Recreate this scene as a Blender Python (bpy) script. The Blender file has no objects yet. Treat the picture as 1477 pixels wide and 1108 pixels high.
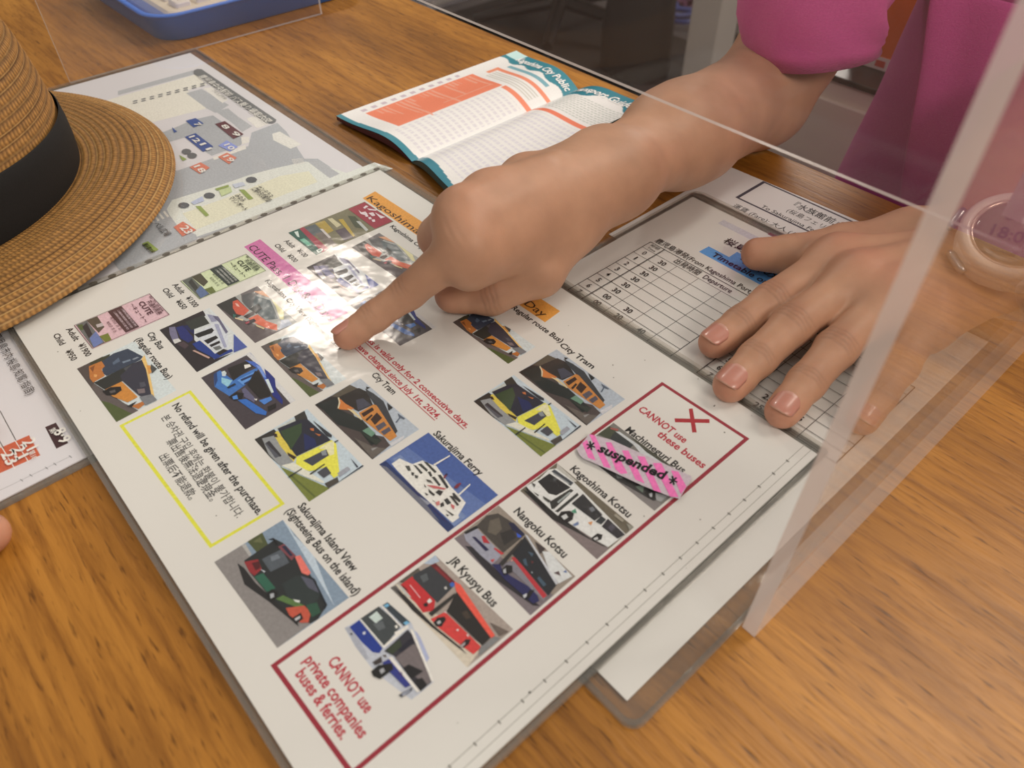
import bpy, bmesh, math, random
import numpy as np
from mathutils import Matrix, Vector

random.seed(7); rng = np.random.default_rng(7)
SC = bpy.context.scene
COL = SC.collection
MM = 0.001

# ------------------------------------------------------------------ camera (table frame: x along counter, y across it, z up; millimetres)
FPX, PITCH, ROLL, CAMH = 1073.596, 0.78203, -0.009555, 222.626
A0 = np.array([-239.20235, 270.65267]); YAW = -0.8511580
CXP, CYP = 738.5, 554.0
_a = np.array([math.cos(YAW), math.sin(YAW), 0]); _b = np.array([-math.sin(YAW), math.cos(YAW), 0]); _z = np.array([0, 0, 1.0])
def _tf(v): return np.array([v @ _a, v @ _b, v @ _z])
_fw = np.array([0, math.cos(PITCH), -math.sin(PITCH)]); _rt = np.array([1.0, 0, 0]); _up = np.cross(_rt, _fw)
CR = _tf(_rt*math.cos(ROLL) + _up*math.sin(ROLL)); CU = _tf(-_rt*math.sin(ROLL) + _up*math.cos(ROLL)); CF = _tf(_fw)
CAM = np.array([(-A0) @ _a[:2], (-A0) @ _b[:2], CAMH])
def P(px, py, z=0.0):
    """point of the plane at height z (mm) seen at photo pixel (px, py)"""
    d = (px-CXP)/FPX*CR - (py-CYP)/FPX*CU + CF
    return CAM + d*((z-CAM[2])/d[2])
def PT(px, py, t):
    """point of the upright plane y = t seen at photo pixel (px, py)"""
    d = (px-CXP)/FPX*CR - (py-CYP)/FPX*CU + CF
    return CAM + d*((t-CAM[1])/d[1])
cd = bpy.data.cameras.new('camera'); cam = bpy.data.objects.new('camera', cd); COL.objects.link(cam)
cd.sensor_fit = 'HORIZONTAL'; cd.sensor_width = 36.0; cd.lens = FPX/1477*36; cd.clip_start = 0.01; cd.clip_end = 60
cam.matrix_world = Matrix(((CR[0], CU[0], -CF[0], CAM[0]*MM), (CR[1], CU[1], -CF[1], CAM[1]*MM), (CR[2], CU[2], -CF[2], CAM[2]*MM), (0, 0, 0, 1)))
cd.dof.use_dof = True; cd.dof.focus_distance = 0.37; cd.dof.aperture_fstop = 13.0
SC.camera = cam

# ------------------------------------------------------------------ world, lamps, exposure
W = bpy.data.worlds.new('world'); SC.world = W; W.use_nodes = True
bgn = W.node_tree.nodes['Background']; bgn.inputs[0].default_value = (1.0, 0.93, 0.86, 1); bgn.inputs[1].default_value = 0.40
def area(name, d, dist, size, power, col, target=(0.15, 0.15, 0)):
    l = bpy.data.lights.new(name, 'AREA'); l.shape = 'RECTANGLE'; l.size = size[0]; l.size_y = size[1]
    l.energy = power; l.color = col
    o = bpy.data.objects.new(name, l); COL.objects.link(o)
    d = Vector(d).normalized(); o.location = Vector(target) + d*dist
    o.rotation_euler = d.to_track_quat('Z', 'Y').to_euler()
    return o
_g = P(487, 448, 4)
_d = _g-CAM; _d[2] *= -1
area('ceiling_and_fill_lamp', tuple(_d), 2.3, (0.26, 0.14), 7, (1.0, 0.93, 0.82), target=tuple(_g*MM))
area('ceiling_and_fill_lamp', (0.25, 0.72, 1.0), 2.0, (0.8, 0.6), 34, (1.0, 0.92, 0.80))
area('ceiling_and_fill_lamp', (0.80, 0.05, 0.85), 1.15, (0.45, 0.35), 8.5, (1.0, 0.90, 0.78), target=(0.42, 0.08, 0))
area('ceiling_and_fill_lamp', (-0.1, -0.7, 1.1), 2.1, (1.2, 0.6), 7, (1.0, 0.92, 0.82))  # front fill, added to brighten surfaces facing the customer's side
area('ceiling_and_fill_lamp', (-0.5, 2.1, 1.75), 2.6, (1.2, 0.6), 36, (1.0, 0.93, 0.84), target=(-0.3, 1.2, -0.5))  # added behind the counter to brighten the cabinet and floor
SC.view_settings.view_transform = 'Standard'; SC.view_settings.look = 'None'
SC.view_settings.gamma = 1.0; SC.view_settings.use_curve_mapping = False
SC.view_settings.exposure = -0.52

# ------------------------------------------------------------------ helpers
def lin(c):
    c = np.asarray(c, float)/255.0
    return np.where(c <= 0.04045, c/12.92, ((c+0.055)/1.055)**2.4)
PAPER = lin((212, 204, 190))
def ink(r, g, b):
    """colour of a print seen under the room's light -> its own reflectance"""
    c = lin((r, g, b))/PAPER*0.78; y = c @ np.array([.3, .6, .1])
    c = y+(c-y)*0.88; c = 0.78*np.clip(c/0.78, 0.001, 1.15)**1.14
    return tuple(np.clip(c, 0.004, 0.9))
def dc(r, g, b): return tuple(lin((r, g, b)))
def empty(name, label=None, cat=None, group=None, loc=(0, 0, 0)):
    o = bpy.data.objects.new(name, None); COL.objects.link(o); o.location = Vector(loc)*MM
    o.empty_display_size = 0.02
    tag(o, label, cat, group); return o
def tag(o, label=None, cat=None, group=None, kind=None):
    if label: o['label'] = label
    if cat: o['category'] = cat
    if group: o['group'] = group
    if kind: o['kind'] = kind
    return o
def par(o, p):
    if p is not None:
        o.parent = p
        q = p; off = Vector((0, 0, 0))
        while q is not None: off += q.location; q = q.parent
        o.location = o.location - off
    return o
def mesh(name, verts, faces, mat, parent=None, smooth=False, cols=None, mats=None, fm=None):
    """verts in mm; cols = per-vertex colours (linear)"""
    me = bpy.data.meshes.new(name)
    v = np.asarray(verts, float)*MM
    me.from_pydata(v.tolist(), [], faces if isinstance(faces, list) else faces.tolist())
    if mats:
        for m in mats: me.materials.append(m)
        if fm is not None: me.polygons.foreach_set('material_index', fm)
    else: me.materials.append(mat)
    if smooth: me.polygons.foreach_set('use_smooth', [True]*len(me.polygons))
    if cols is not None:
        ca = me.color_attributes.new('Col', 'FLOAT_COLOR', 'POINT')
        c = np.ones((len(v), 4)); c[:, :3] = cols; ca.data.foreach_set('color', c.ravel())
    me.update()
    o = bpy.data.objects.new(name, me); COL.objects.link(o)
    return par(o, parent)
def box(lo, hi):
    x0, y0, z0 = lo; x1, y1, z1 = hi
    v = [(x0, y0, z0), (x1, y0, z0), (x1, y1, z0), (x0, y1, z0), (x0, y0, z1), (x1, y0, z1), (x1, y1, z1), (x0, y1, z1)]
    f = [(0, 3, 2, 1), (4, 5, 6, 7), (0, 1, 5, 4), (1, 2, 6, 5), (2, 3, 7, 6), (3, 0, 4, 7)]
    return v, f
def joinm(parts):
    V, F = [], []
    for v, f in parts:
        n = len(V); V += [tuple(p) for p in v]; F += [tuple(i+n for i in q) for q in f]
    return V, F
def bevel(o, w, seg=2):
    m = o.modifiers.new('bevel', 'BEVEL'); m.width = w*MM; m.segments = seg; m.limit_method = 'ANGLE'; return o
def prism(poly, z0, z1):
    n = len(poly)
    v = [(p[0], p[1], z0) for p in poly]+[(p[0], p[1], z1) for p in poly]
    f = [tuple(range(n-1, -1, -1)), tuple(range(n, 2*n))]+[(i, (i+1) % n, n+(i+1) % n, n+i) for i in range(n)]
    return v, f
def tube(pts, rad, n=12, cap=True):
    pts = [np.asarray(p, float) for p in pts]
    if np.isscalar(rad): rad = [rad]*len(pts)
    V, F = [], []; prev = None
    for i, p in enumerate(pts):
        d = pts[min(i+1, len(pts)-1)]-pts[max(i-1, 0)]; d = d/np.linalg.norm(d)
        if prev is None:
            h = np.array([0, 0, 1.0]) if abs(d[2]) < 0.9 else np.array([1.0, 0, 0])
            u = np.cross(d, h)
        else: u = prev-d*(prev@d)
        u /= np.linalg.norm(u); prev = u; w = np.cross(d, u)
        for k in range(n):
            a = 2*math.pi*k/n; V.append(p+rad[i]*(math.cos(a)*u+math.sin(a)*w))
    for i in range(len(pts)-1):
        for k in range(n):
            k2 = (k+1) % n; F.append((i*n+k, i*n+k2, (i+1)*n+k2, (i+1)*n+k))
    if cap: F.append(tuple(range(n-1, -1, -1))); F.append(tuple((len(pts)-1)*n+k for k in range(n)))
    return V, F
def rrect(x0, y0, x1, y1, r, n=6):
    out = []
    for cx, cy, a0 in ((x1-r, y1-r, 0), (x0+r, y1-r, 90), (x0+r, y0+r, 180), (x1-r, y0+r, 270)):
        for i in range(n+1):
            a = math.radians(a0+90*i/n); out.append((cx+r*math.cos(a), cy+r*math.sin(a)))
    return out

# ------------------------------------------------------------------ materials
def new_mat(name):
    m = bpy.data.materials.new(name); m.use_nodes = True
    nt = m.node_tree; return m, nt, nt.nodes['Principled BSDF'], nt.nodes['Material Output']
def N(nt, t, **k):
    n = nt.nodes.new(t)
    for a, b in k.items():
        if a == 'ins':
            for i, v in b.items(): n.inputs[i].default_value = v
        else: setattr(n, a, b)
    return n
def plain(name, col, rough=0.5, metal=0.0, coat=0.0, bump=0.0, bscale=400, var=0.0, **kw):
    m, nt, b, out = new_mat(name)
    b.inputs['Base Color'].default_value = (*col, 1); b.inputs['Roughness'].default_value = rough
    b.inputs['Metallic'].default_value = metal; b.inputs['Coat Weight'].default_value = coat
    for k, v in kw.items(): b.inputs[k].default_value = v
    tc = N(nt, 'ShaderNodeTexCoord')
    if bump:
        no = N(nt, 'ShaderNodeTexNoise', ins={'Scale': bscale, 'Detail': 4.0}); nt.links.new(tc.outputs['Object'], no.inputs['Vector'])
        bp = N(nt, 'ShaderNodeBump', ins={'Strength': bump, 'Distance': 0.001}); nt.links.new(no.outputs['Fac'], bp.inputs['Height'])
        nt.links.new(bp.outputs['Normal'], b.inputs['Normal'])
    if var:
        no2 = N(nt, 'ShaderNodeTexNoise', ins={'Scale': bscale*0.15, 'Detail': 3.0}); nt.links.new(tc.outputs['Object'], no2.inputs['Vector'])
        mx = N(nt, 'ShaderNodeMix', data_type='RGBA'); mx.inputs[6].default_value = (*[c*(1-var) for c in col], 1); mx.inputs[7].default_value = (*[min(1, c*(1+var)) for c in col], 1)
        nt.links.new(no2.outputs['Fac'], mx.inputs[0]); nt.links.new(mx.outputs[2], b.inputs['Base Color'])
    return m
def wood_mat():
    m, nt, b, out = new_mat('counter_wood'); L = nt.links.new
    tc = N(nt, 'ShaderNodeTexCoord')
    mp = N(nt, 'ShaderNodeMapping'); mp.inputs['Scale'].default_value = (1.6, 11, 6); L(tc.outputs['Object'], mp.inputs[0])
    n1 = N(nt, 'ShaderNodeTexNoise', ins={'Scale': 2.2, 'Detail': 6.0, 'Roughness': 0.6, 'Distortion': 0.6}); L(mp.outputs[0], n1.inputs['Vector'])
    cr = N(nt, 'ShaderNodeValToRGB'); L(n1.outputs['Fac'], cr.inputs[0])
    e = cr.color_ramp.elements; e[0].position = 0.25; e[0].color = (*dc(134, 88, 34), 1); e[1].position = 0.75; e[1].color = (*dc(204, 144, 62), 1)
    x = e.new(0.5); x.color = (*dc(174, 118, 46), 1)
    mp2 = N(nt, 'ShaderNodeMapping'); mp2.inputs['Scale'].default_value = (14, 190, 60); L(tc.outputs['Object'], mp2.inputs[0])
    n2 = N(nt, 'ShaderNodeTexNoise', ins={'Scale': 1.5, 'Detail': 5.0, 'Roughness': 0.65, 'Distortion': 0.3}); L(mp2.outputs[0], n2.inputs['Vector'])
    r2 = N(nt, 'ShaderNodeValToRGB'); L(n2.outputs['Fac'], r2.inputs[0])
    r2.color_ramp.elements[0].position = 0.30; r2.color_ramp.elements[0].color = (0.50, 0.43, 0.38, 1)
    r2.color_ramp.elements[1].position = 0.56; r2.color_ramp.elements[1].color = (1, 1, 1, 1)
    mx = N(nt, 'ShaderNodeMix', data_type='RGBA', blend_type='MULTIPLY'); mx.inputs[0].default_value = 0.85
    L(cr.outputs[0], mx.inputs[6]); L(r2.outputs[0], mx.inputs[7])
    # pores: short dark dashes
    mp3 = N(nt, 'ShaderNodeMapping'); mp3.inputs['Scale'].default_value = (90, 700, 200); L(tc.outputs['Object'], mp3.inputs[0])
    n3 = N(nt, 'ShaderNodeTexNoise', ins={'Scale': 1.0, 'Detail': 2.0}); L(mp3.outputs[0], n3.inputs['Vector'])
    r3 = N(nt, 'ShaderNodeValToRGB'); L(n3.outputs['Fac'], r3.inputs[0])
    r3.color_ramp.elements[0].position = 0.26; r3.color_ramp.elements[0].color = (0.25, 0.2, 0.16, 1)
    r3.color_ramp.elements[1].position = 0.40; r3.color_ramp.elements[1].color = (1, 1, 1, 1)
    mx2 = N(nt, 'ShaderNodeMix', data_type='RGBA', blend_type='MULTIPLY'); mx2.inputs[0].default_value = 0.8
    L(mx.outputs[2], mx2.inputs[6]); L(r3.outputs[0], mx2.inputs[7])
    # large smoky stains
    n4 = N(nt, 'ShaderNodeTexNoise', ins={'Scale': 5.0, 'Detail': 3.0}); L(tc.outputs['Object'], n4.inputs['Vector'])
    r4 = N(nt, 'ShaderNodeValToRGB'); L(n4.outputs['Fac'], r4.inputs[0])
    r4.color_ramp.elements[0].position = 0.32; r4.color_ramp.elements[0].color = (0.72, 0.68, 0.66, 1)
    r4.color_ramp.elements[1].position = 0.55; r4.color_ramp.elements[1].color = (1, 1, 1, 1)
    mx3 = N(nt, 'ShaderNodeMix', data_type='RGBA', blend_type='MULTIPLY'); mx3.inputs[0].default_value = 0.9
    L(mx2.outputs[2], mx3.inputs[6]); L(r4.outputs[0], mx3.inputs[7])
    L(mx3.outputs[2], b.inputs['Base Color'])
    b.inputs['Roughness'].default_value = 0.42; b.inputs['Specular IOR Level'].default_value = 0.35
    bp = N(nt, 'ShaderNodeBump', ins={'Strength': 0.25, 'Distance': 0.0006}); L(n3.outputs['Fac'], bp.inputs['Height'])
    bp2 = N(nt, 'ShaderNodeBump', ins={'Strength': 0.25, 'Distance': 0.001}); L(n2.outputs['Fac'], bp2.inputs['Height']); L(bp.outputs[0], bp2.inputs['Normal'])
    L(bp2.outputs[0], b.inputs['Normal'])
    return m
def print_mat(name, rough=0.6, noise=0.10, nscale=900):
    m, nt, b, out = new_mat(name); L = nt.links.new
    at = N(nt, 'ShaderNodeAttribute', attribute_name='Col'); tc = N(nt, 'ShaderNodeTexCoord')
    no = N(nt, 'ShaderNodeTexNoise', ins={'Scale': nscale, 'Detail': 3.0}); L(tc.outputs['Object'], no.inputs['Vector'])
    mr = N(nt, 'ShaderNodeMapRange', ins={'From Min': 0.3, 'From Max': 0.7, 'To Min': 1-noise, 'To Max': 1+noise}); L(no.outputs['Fac'], mr.inputs[0])
    mx = N(nt, 'ShaderNodeVectorMath', operation='SCALE'); L(at.outputs['Color'], mx.inputs[0]); L(mr.outputs[0], mx.inputs['Scale'])
    L(mx.outputs[0], b.inputs['Base Color']); b.inputs['Roughness'].default_value = rough
    return m
def film_mat(name, tint=(0.97, 0.97, 0.95), ior=1.5, rough=0.05, bump=0.0, bscale=12, milky=0.0, mcol=(0.8, 0.8, 0.78), bdist=0.003, fine=0.0, glow=False):
    """thin clear plastic: lets light straight through, mirrors by Fresnel, a little milky"""
    m, nt, b, out = new_mat(name); L = nt.links.new; nt.nodes.remove(b)
    tr = N(nt, 'ShaderNodeBsdfTransparent'); tr.inputs[0].default_value = (*tint, 1)
    gl = N(nt, 'ShaderNodeBsdfGlossy'); gl.inputs['Roughness'].default_value = rough; gl.inputs[0].default_value = (1, 1, 1, 1)
    df = N(nt, 'ShaderNodeBsdfDiffuse'); df.inputs[0].default_value = (*mcol, 1)
    fr = N(nt, 'ShaderNodeFresnel'); ge = N(nt, 'ShaderNodeNewGeometry'); io = N(nt, 'ShaderNodeMix'); io.inputs[2].default_value = ior; io.inputs[3].default_value = 1/ior
    L(ge.outputs['Backfacing'], io.inputs[0]); L(io.outputs[0], fr.inputs['IOR'])
    if glow:
        tl = N(nt, 'ShaderNodeBsdfTranslucent'); tl.inputs[0].default_value = (*mcol, 1); ad = N(nt, 'ShaderNodeMixShader'); L(df.outputs[0], ad.inputs[1]); L(tl.outputs[0], ad.inputs[2]); df = ad
    m1 = N(nt, 'ShaderNodeMixShader'); m1.inputs[0].default_value = milky; L(tr.outputs[0], m1.inputs[1]); L(df.outputs[0], m1.inputs[2])
    m2 = N(nt, 'ShaderNodeMixShader'); L(fr.outputs[0], m2.inputs[0]); L(m1.outputs[0], m2.inputs[1]); L(gl.outputs[0], m2.inputs[2])
    if bump:
        tc = N(nt, 'ShaderNodeTexCoord'); no = N(nt, 'ShaderNodeTexNoise', ins={'Scale': bscale, 'Detail': 2.5, 'Roughness': 0.45, 'Distortion': 0.4}); L(tc.outputs['Object'], no.inputs['Vector'])
        bp = N(nt, 'ShaderNodeBump', ins={'Strength': bump, 'Distance': bdist}); L(no.outputs['Fac'], bp.inputs['Height'])
        last = bp
        if fine:
            n2 = N(nt, 'ShaderNodeTexNoise', ins={'Scale': bscale*9, 'Detail': 2.0}); L(tc.outputs['Object'], n2.inputs['Vector'])
            b2 = N(nt, 'ShaderNodeBump', ins={'Strength': fine, 'Distance': bdist*0.12}); L(n2.outputs['Fac'], b2.inputs['Height']); L(bp.outputs[0], b2.inputs['Normal']); last = b2
        L(last.outputs[0], gl.inputs['Normal']); L(last.outputs[0], fr.inputs['Normal'])
    L(m2.outputs[0], out.inputs[0]); return m
def skin_mat():
    m, nt, b, out = new_mat('skin'); L = nt.links.new
    at = N(nt, 'ShaderNodeAttribute', attribute_name='Col'); tc = N(nt, 'ShaderNodeTexCoord')
    no = N(nt, 'ShaderNodeTexNoise', ins={'Scale': 60.0, 'Detail': 4.0}); L(tc.outputs['Object'], no.inputs['Vector'])
    mr = N(nt, 'ShaderNodeMapRange', ins={'From Min': 0.3, 'From Max': 0.7, 'To Min': 0.90, 'To Max': 1.08}); L(no.outputs['Fac'], mr.inputs[0])
    mx = N(nt, 'ShaderNodeVectorMath', operation='SCALE'); L(at.outputs['Color'], mx.inputs[0]); L(mr.outputs[0], mx.inputs['Scale'])
    L(mx.outputs[0], b.inputs['Base Color']); b.inputs['Roughness'].default_value = 0.5
    b.inputs['Subsurface Weight'].default_value = 0.18; b.inputs['Subsurface Scale'].default_value = 0.003
    b.inputs['Subsurface Radius'].default_value = (1.0, 0.4, 0.2); b.inputs['Specular IOR Level'].default_value = 0.4
    vo = N(nt, 'ShaderNodeTexVoronoi', feature='DISTANCE_TO_EDGE', ins={'Scale': 900.0}); L(tc.outputs['Object'], vo.inputs['Vector'])
    bp = N(nt, 'ShaderNodeBump', ins={'Strength': 0.12, 'Distance': 0.0003}); L(vo.outputs['Distance'], bp.inputs['Height'])
    L(bp.outputs[0], b.inputs['Normal'])
    return m
def cloth_mat(name, col, scale=900, bump=0.5, rough=0.85):
    m, nt, b, out = new_mat(name); L = nt.links.new
    tc = N(nt, 'ShaderNodeTexCoord'); mp = N(nt, 'ShaderNodeMapping'); mp.inputs['Rotation'].default_value = (0.3, 0.5, 0.8); L(tc.outputs['Object'], mp.inputs[0])
    ma = N(nt, 'ShaderNodeTexNoise', ins={'Scale': scale*1.0, 'Detail': 2.0}); mp.inputs['Scale'].default_value = (1, 0.35, 1.6); L(mp.outputs[0], ma.inputs['Vector'])
    mx = N(nt, 'ShaderNodeMix', data_type='RGBA'); mx.inputs[6].default_value = (*[c*0.82 for c in col], 1); mx.inputs[7].default_value = (*[min(1, c*1.12) for c in col], 1)
    L(ma.outputs['Fac'], mx.inputs[0]); L(mx.outputs[2], b.inputs['Base Color'])
    bp = N(nt, 'ShaderNodeBump', ins={'Strength': bump, 'Distance': 0.0005}); L(ma.outputs[0], bp.inputs['Height']); L(bp.outputs[0], b.inputs['Normal'])
    b.inputs['Roughness'].default_value = rough; b.inputs['Sheen Weight'].default_value = 0.1 if col[0] > 0.05 else 0.0
    return m
M_WOOD = wood_mat()
M_PRINT = print_mat('printed_ink'); M_PAPER = plain('paper', (0.80, 0.80, 0.80), 0.7, bump=0.05, bscale=300)
M_PAPERC = plain('cool_paper', (0.80, 0.80, 0.88), 0.7)
M_FILM = film_mat('sheet_film', ior=1.45, rough=0.11, bump=0.42, bscale=11, bdist=0.006, milky=0.0, fine=0.22)
M_RIM = film_mat('welded_film_rim', tint=(0.93, 0.92, 0.90), ior=1.4, rough=0.12, bump=0.4, bscale=60, bdist=0.002, milky=0.07, mcol=(0.7, 0.7, 0.67))
M_CASE = film_mat('hard_case_film', ior=1.5, rough=0.05, bump=0.22, bscale=8, bdist=0.005, milky=0.0)
M_ACR = film_mat('clear_acrylic', tint=(0.965, 0.95, 0.945), ior=1.21, rough=0.015, milky=0.035, mcol=(0.85, 0.72, 0.66))  # pinkish milky tone paints in the haze of warm room reflections
M_ACRE = film_mat('acrylic_edge', tint=(0.86, 0.80, 0.78), ior=1.5, rough=0.2, milky=0.6, mcol=(1.0, 0.98, 0.96), glow=True)
M_SKIN = skin_mat()
M_PINK = cloth_mat('pink_polo_cloth', dc(208, 86, 158))

# ------------------------------------------------------------------ setting: floor, walls
def struct(name, v, f, mat):
    o = mesh(name, v, f, mat); o['kind'] = 'structure'; return o
FZ = -750
M_FLOOR = plain('grey_floor_tile', dc(96, 92, 92), 0.5, bump=0.1, bscale=40, var=0.15)
struct('floor', *box((-4200, -1600, FZ-40), (2600, 4200, FZ)), M_FLOOR)
M_WALL = plain('warm_wall_paint', dc(150, 138, 128), 0.8, bump=0.05, bscale=60, var=0.05)
struct('wall_back', *box((-4200, 4200, FZ), (2600, 4280, 1900)), M_WALL)
struct('wall_left', *box((-4280, -1600, FZ), (-4200, 4280, 1900)), M_WALL)

# ------------------------------------------------------------------ counter
ct = empty('counter', 'long brown wooden counter top that everything lies on', 'counter', loc=(0, 0, FZ))
TT = 404
o = mesh('tabletop', *box((-1300, -420, -32), (1300, TT, 0)), M_WOOD, ct); bevel(o, 1.5)
M_WOOD2 = plain('dark_counter_panel', dc(70, 46, 30), 0.5, bump=0.1, bscale=50, var=0.2)
mesh('side_panel', *box((-1240, -340, FZ), (-1210, TT-60, -32)), M_WOOD2, ct)
mesh('side_panel', *box((1210, -340, FZ), (1240, TT-60, -32)), M_WOOD2, ct)
mesh('front_panel', *box((-1210, -340, FZ), (1210, -318, -32)), M_WOOD2, ct)

# ------------------------------------------------------------------ printing: flat inked shapes and lettering on a sheet
LAY = 0.012
class Ink:
    """coloured flat shapes stacked a hair apart on a sheet surface at height z; points in counter mm"""
    def __init__(s, z): s.z = z; s.V = []; s.F = []; s.C = []
    def poly(s, pts, col):
        s.z += LAY; n = len(s.V)
        s.V += [(p[0], p[1], s.z) for p in pts]; s.F.append(tuple(range(n, n+len(pts)))); s.C += [ink(*col)]*len(pts); return s
    def pix(s, pts, col): return s.poly([P(x, y, s.z)[:2] for x, y in pts], col)
    def line(s, a, b, w, col):
        a = np.array(a[:2], float); b = np.array(b[:2], float); d = b-a; L = np.linalg.norm(d); n = np.array([-d[1], d[0]])/L*w/2
        return s.poly([a-n, b-n, b+n, a+n], col)
    def pline(s, a, b, w, col): return s.line(P(*a, s.z), P(*b, s.z), w, col)
    def frame(s, pts, w, col):
        """closed mitred outline through pts (counter mm)"""
        n = len(pts); pts = [np.array(p[:2], float) for p in pts]; c = sum(pts)/n
        inn = []
        for i, p in enumerate(pts):
            a = pts[i-1]-p; b = pts[(i+1) % n]-p; a /= np.linalg.norm(a); b /= np.linalg.norm(b)
            m = a+b; sn = abs(a[0]*b[1]-a[1]*b[0]); inn.append(p+m*w/sn)
        for i in range(n):
            j = (i+1) % n; s.poly([pts[i], pts[j], inn[j], inn[i]], col)
            s.z -= LAY
        s.z += LAY; return s
    def build(s, name, parent, mat=None):
        return mesh(name, s.V, s.F, mat or M_PRINT, parent, cols=np.array(s.C))
def parse(t): return [tuple(float(q) for q in w.split(',')) for w in t.split()]
TEXTS = []
def text(parent, body, p0, p1, size, col, z, bold=0.0, name='printed_line', shear=0.0, fit=None, surf=None, mm=False, align='LEFT'):
    """lettering with its baseline from pixel p0 to pixel p1; size = em height in mm"""
    a = np.array(p0, float)[:2] if mm else P(*p0, z)[:2]; b = np.array(p1, float)[:2] if mm else P(*p1, z)[:2]
    if name != 'handwriting':
        b = a+np.array([np.linalg.norm(b-a), 0.0])
    TEXTS.append((parent, body, a, b, size, col, z, bold, name, shear, surf))
def flush_texts():
    obs = []
    for (parent, body, a, b, size, col, z, bold, name, shear, surf) in TEXTS:
        cu = bpy.data.curves.new(name, 'FONT'); cu.body = body; cu.size = 1.0; cu.offset = 0.009*min(1, bold/0.02) if any(ord(ch_) > 0x2fff for ch_ in body) else bold*0.95+0.006; cu.shear = shear; cu.resolution_u = 2
        o = bpy.data.objects.new(name+'_source', cu); COL.objects.link(o); obs.append(o)
    bpy.context.view_layer.update(); dg = bpy.context.evaluated_depsgraph_get()
    for o, (parent, body, a, b, size, col, z, bold, name, shear, surf) in zip(obs, TEXTS):
        me = bpy.data.meshes.new_from_object(o.evaluated_get(dg)); n = len(me.vertices)
        if n == 0: continue
        v = np.zeros(n*3); me.vertices.foreach_get('co', v); v = v.reshape(-1, 3)
        x0, x1 = v[:, 0].min(), v[:, 0].max(); d = b-a; L = np.linalg.norm(d); d = d/L; nn = np.array([-d[1], d[0]])
        X = (v[:, 0]-x0)/(x1-x0)*L; Y = v[:, 1]*size
        q = a+X[:, None]*d+Y[:, None]*nn
        w = np.c_[q, np.full(n, z)] if surf is None else surf(q)
        me.vertices.foreach_set('co', (w*MM).ravel())
        me.materials.clear(); me.materials.append(M_PRINT)
        ca = me.color_attributes.new('Col', 'FLOAT_COLOR', 'POINT'); c = np.ones((n, 4)); c[:, :3] = ink(*col); ca.data.foreach_set('color', c.ravel())
        me.name = name; me.update(); cu = o.data; bpy.data.objects.remove(o); bpy.data.curves.remove(cu)
        t = bpy.data.objects.new(name, me); COL.objects.link(t); par(t, parent)
    TEXTS.clear()

# ------------------------------------------------------------------ the small photographs printed on the guide (vehicle pictures)
# name: (origin x, origin y, scale, corners BL BR TL, base colour or None, [(colour, points)...]) in pixels of an enlarged view
PIC = {}
PIC['orange_bus'] = (105, 480, 8.207, '48,425 515,1060 730,105', (203, 207, 200), [
 ((88, 78, 74), '48,425 350,285 420,300 250,600 760,940 515,1060'), ((104, 92, 86), '250,600 420,740 780,930 700,975 320,800 220,640'),
 ((86, 96, 46), '320,810 430,830 700,965 515,1060'), ((66, 68, 48), '190,350 440,255 430,330 240,410'),
 ((60, 70, 86), '350,340 480,250 650,195 830,290 800,330 400,515 350,480'), ((96, 110, 126), '470,360 540,300 560,345 480,385'), ((122, 134, 146), '580,350 680,320 685,338 600,368'), ((140, 145, 150), '700,320 760,295 790,300 720,330'),
 ((192, 118, 42), '190,400 340,340 380,400 340,440 380,515 240,592 200,540'), ((222, 160, 84), '250,495 290,500 280,530 250,525'), ((140, 80, 34), '200,420 260,390 240,470'),
 ((48, 50, 46), '250,595 400,520 720,365 770,480 390,685'), ((84, 84, 84), '600,430 700,385 720,430 640,470'), ((60, 58, 70), '590,580 560,520 720,370 820,330 860,380 945,745 860,790 780,750'),
 ((86, 84, 92), '790,600 850,590 870,640 800,660'), ((128, 112, 110), '760,680 850,670 860,720 780,730'), ((204, 134, 36), '380,680 580,585 770,770 650,832 470,760'),
 ((30, 26, 26), '350,700 450,650 570,645 580,690 500,745 400,745'), ((96, 88, 84), '430,700 500,680 510,710 450,725'),
 ((228, 186, 104), '815,325 850,275 890,400 968,770 930,740 870,450'), ((214, 150, 60), '872,395 920,400 935,480 900,505'), ((82, 82, 78), '930,385 1000,440 940,495 920,430'),
 ((186, 112, 40), '690,880 840,820 862,850 780,912'), ((126, 126, 126), '790,770 940,740 1000,810 860,872'), ((40, 38, 38), '640,880 760,820 700,890')])
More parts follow.
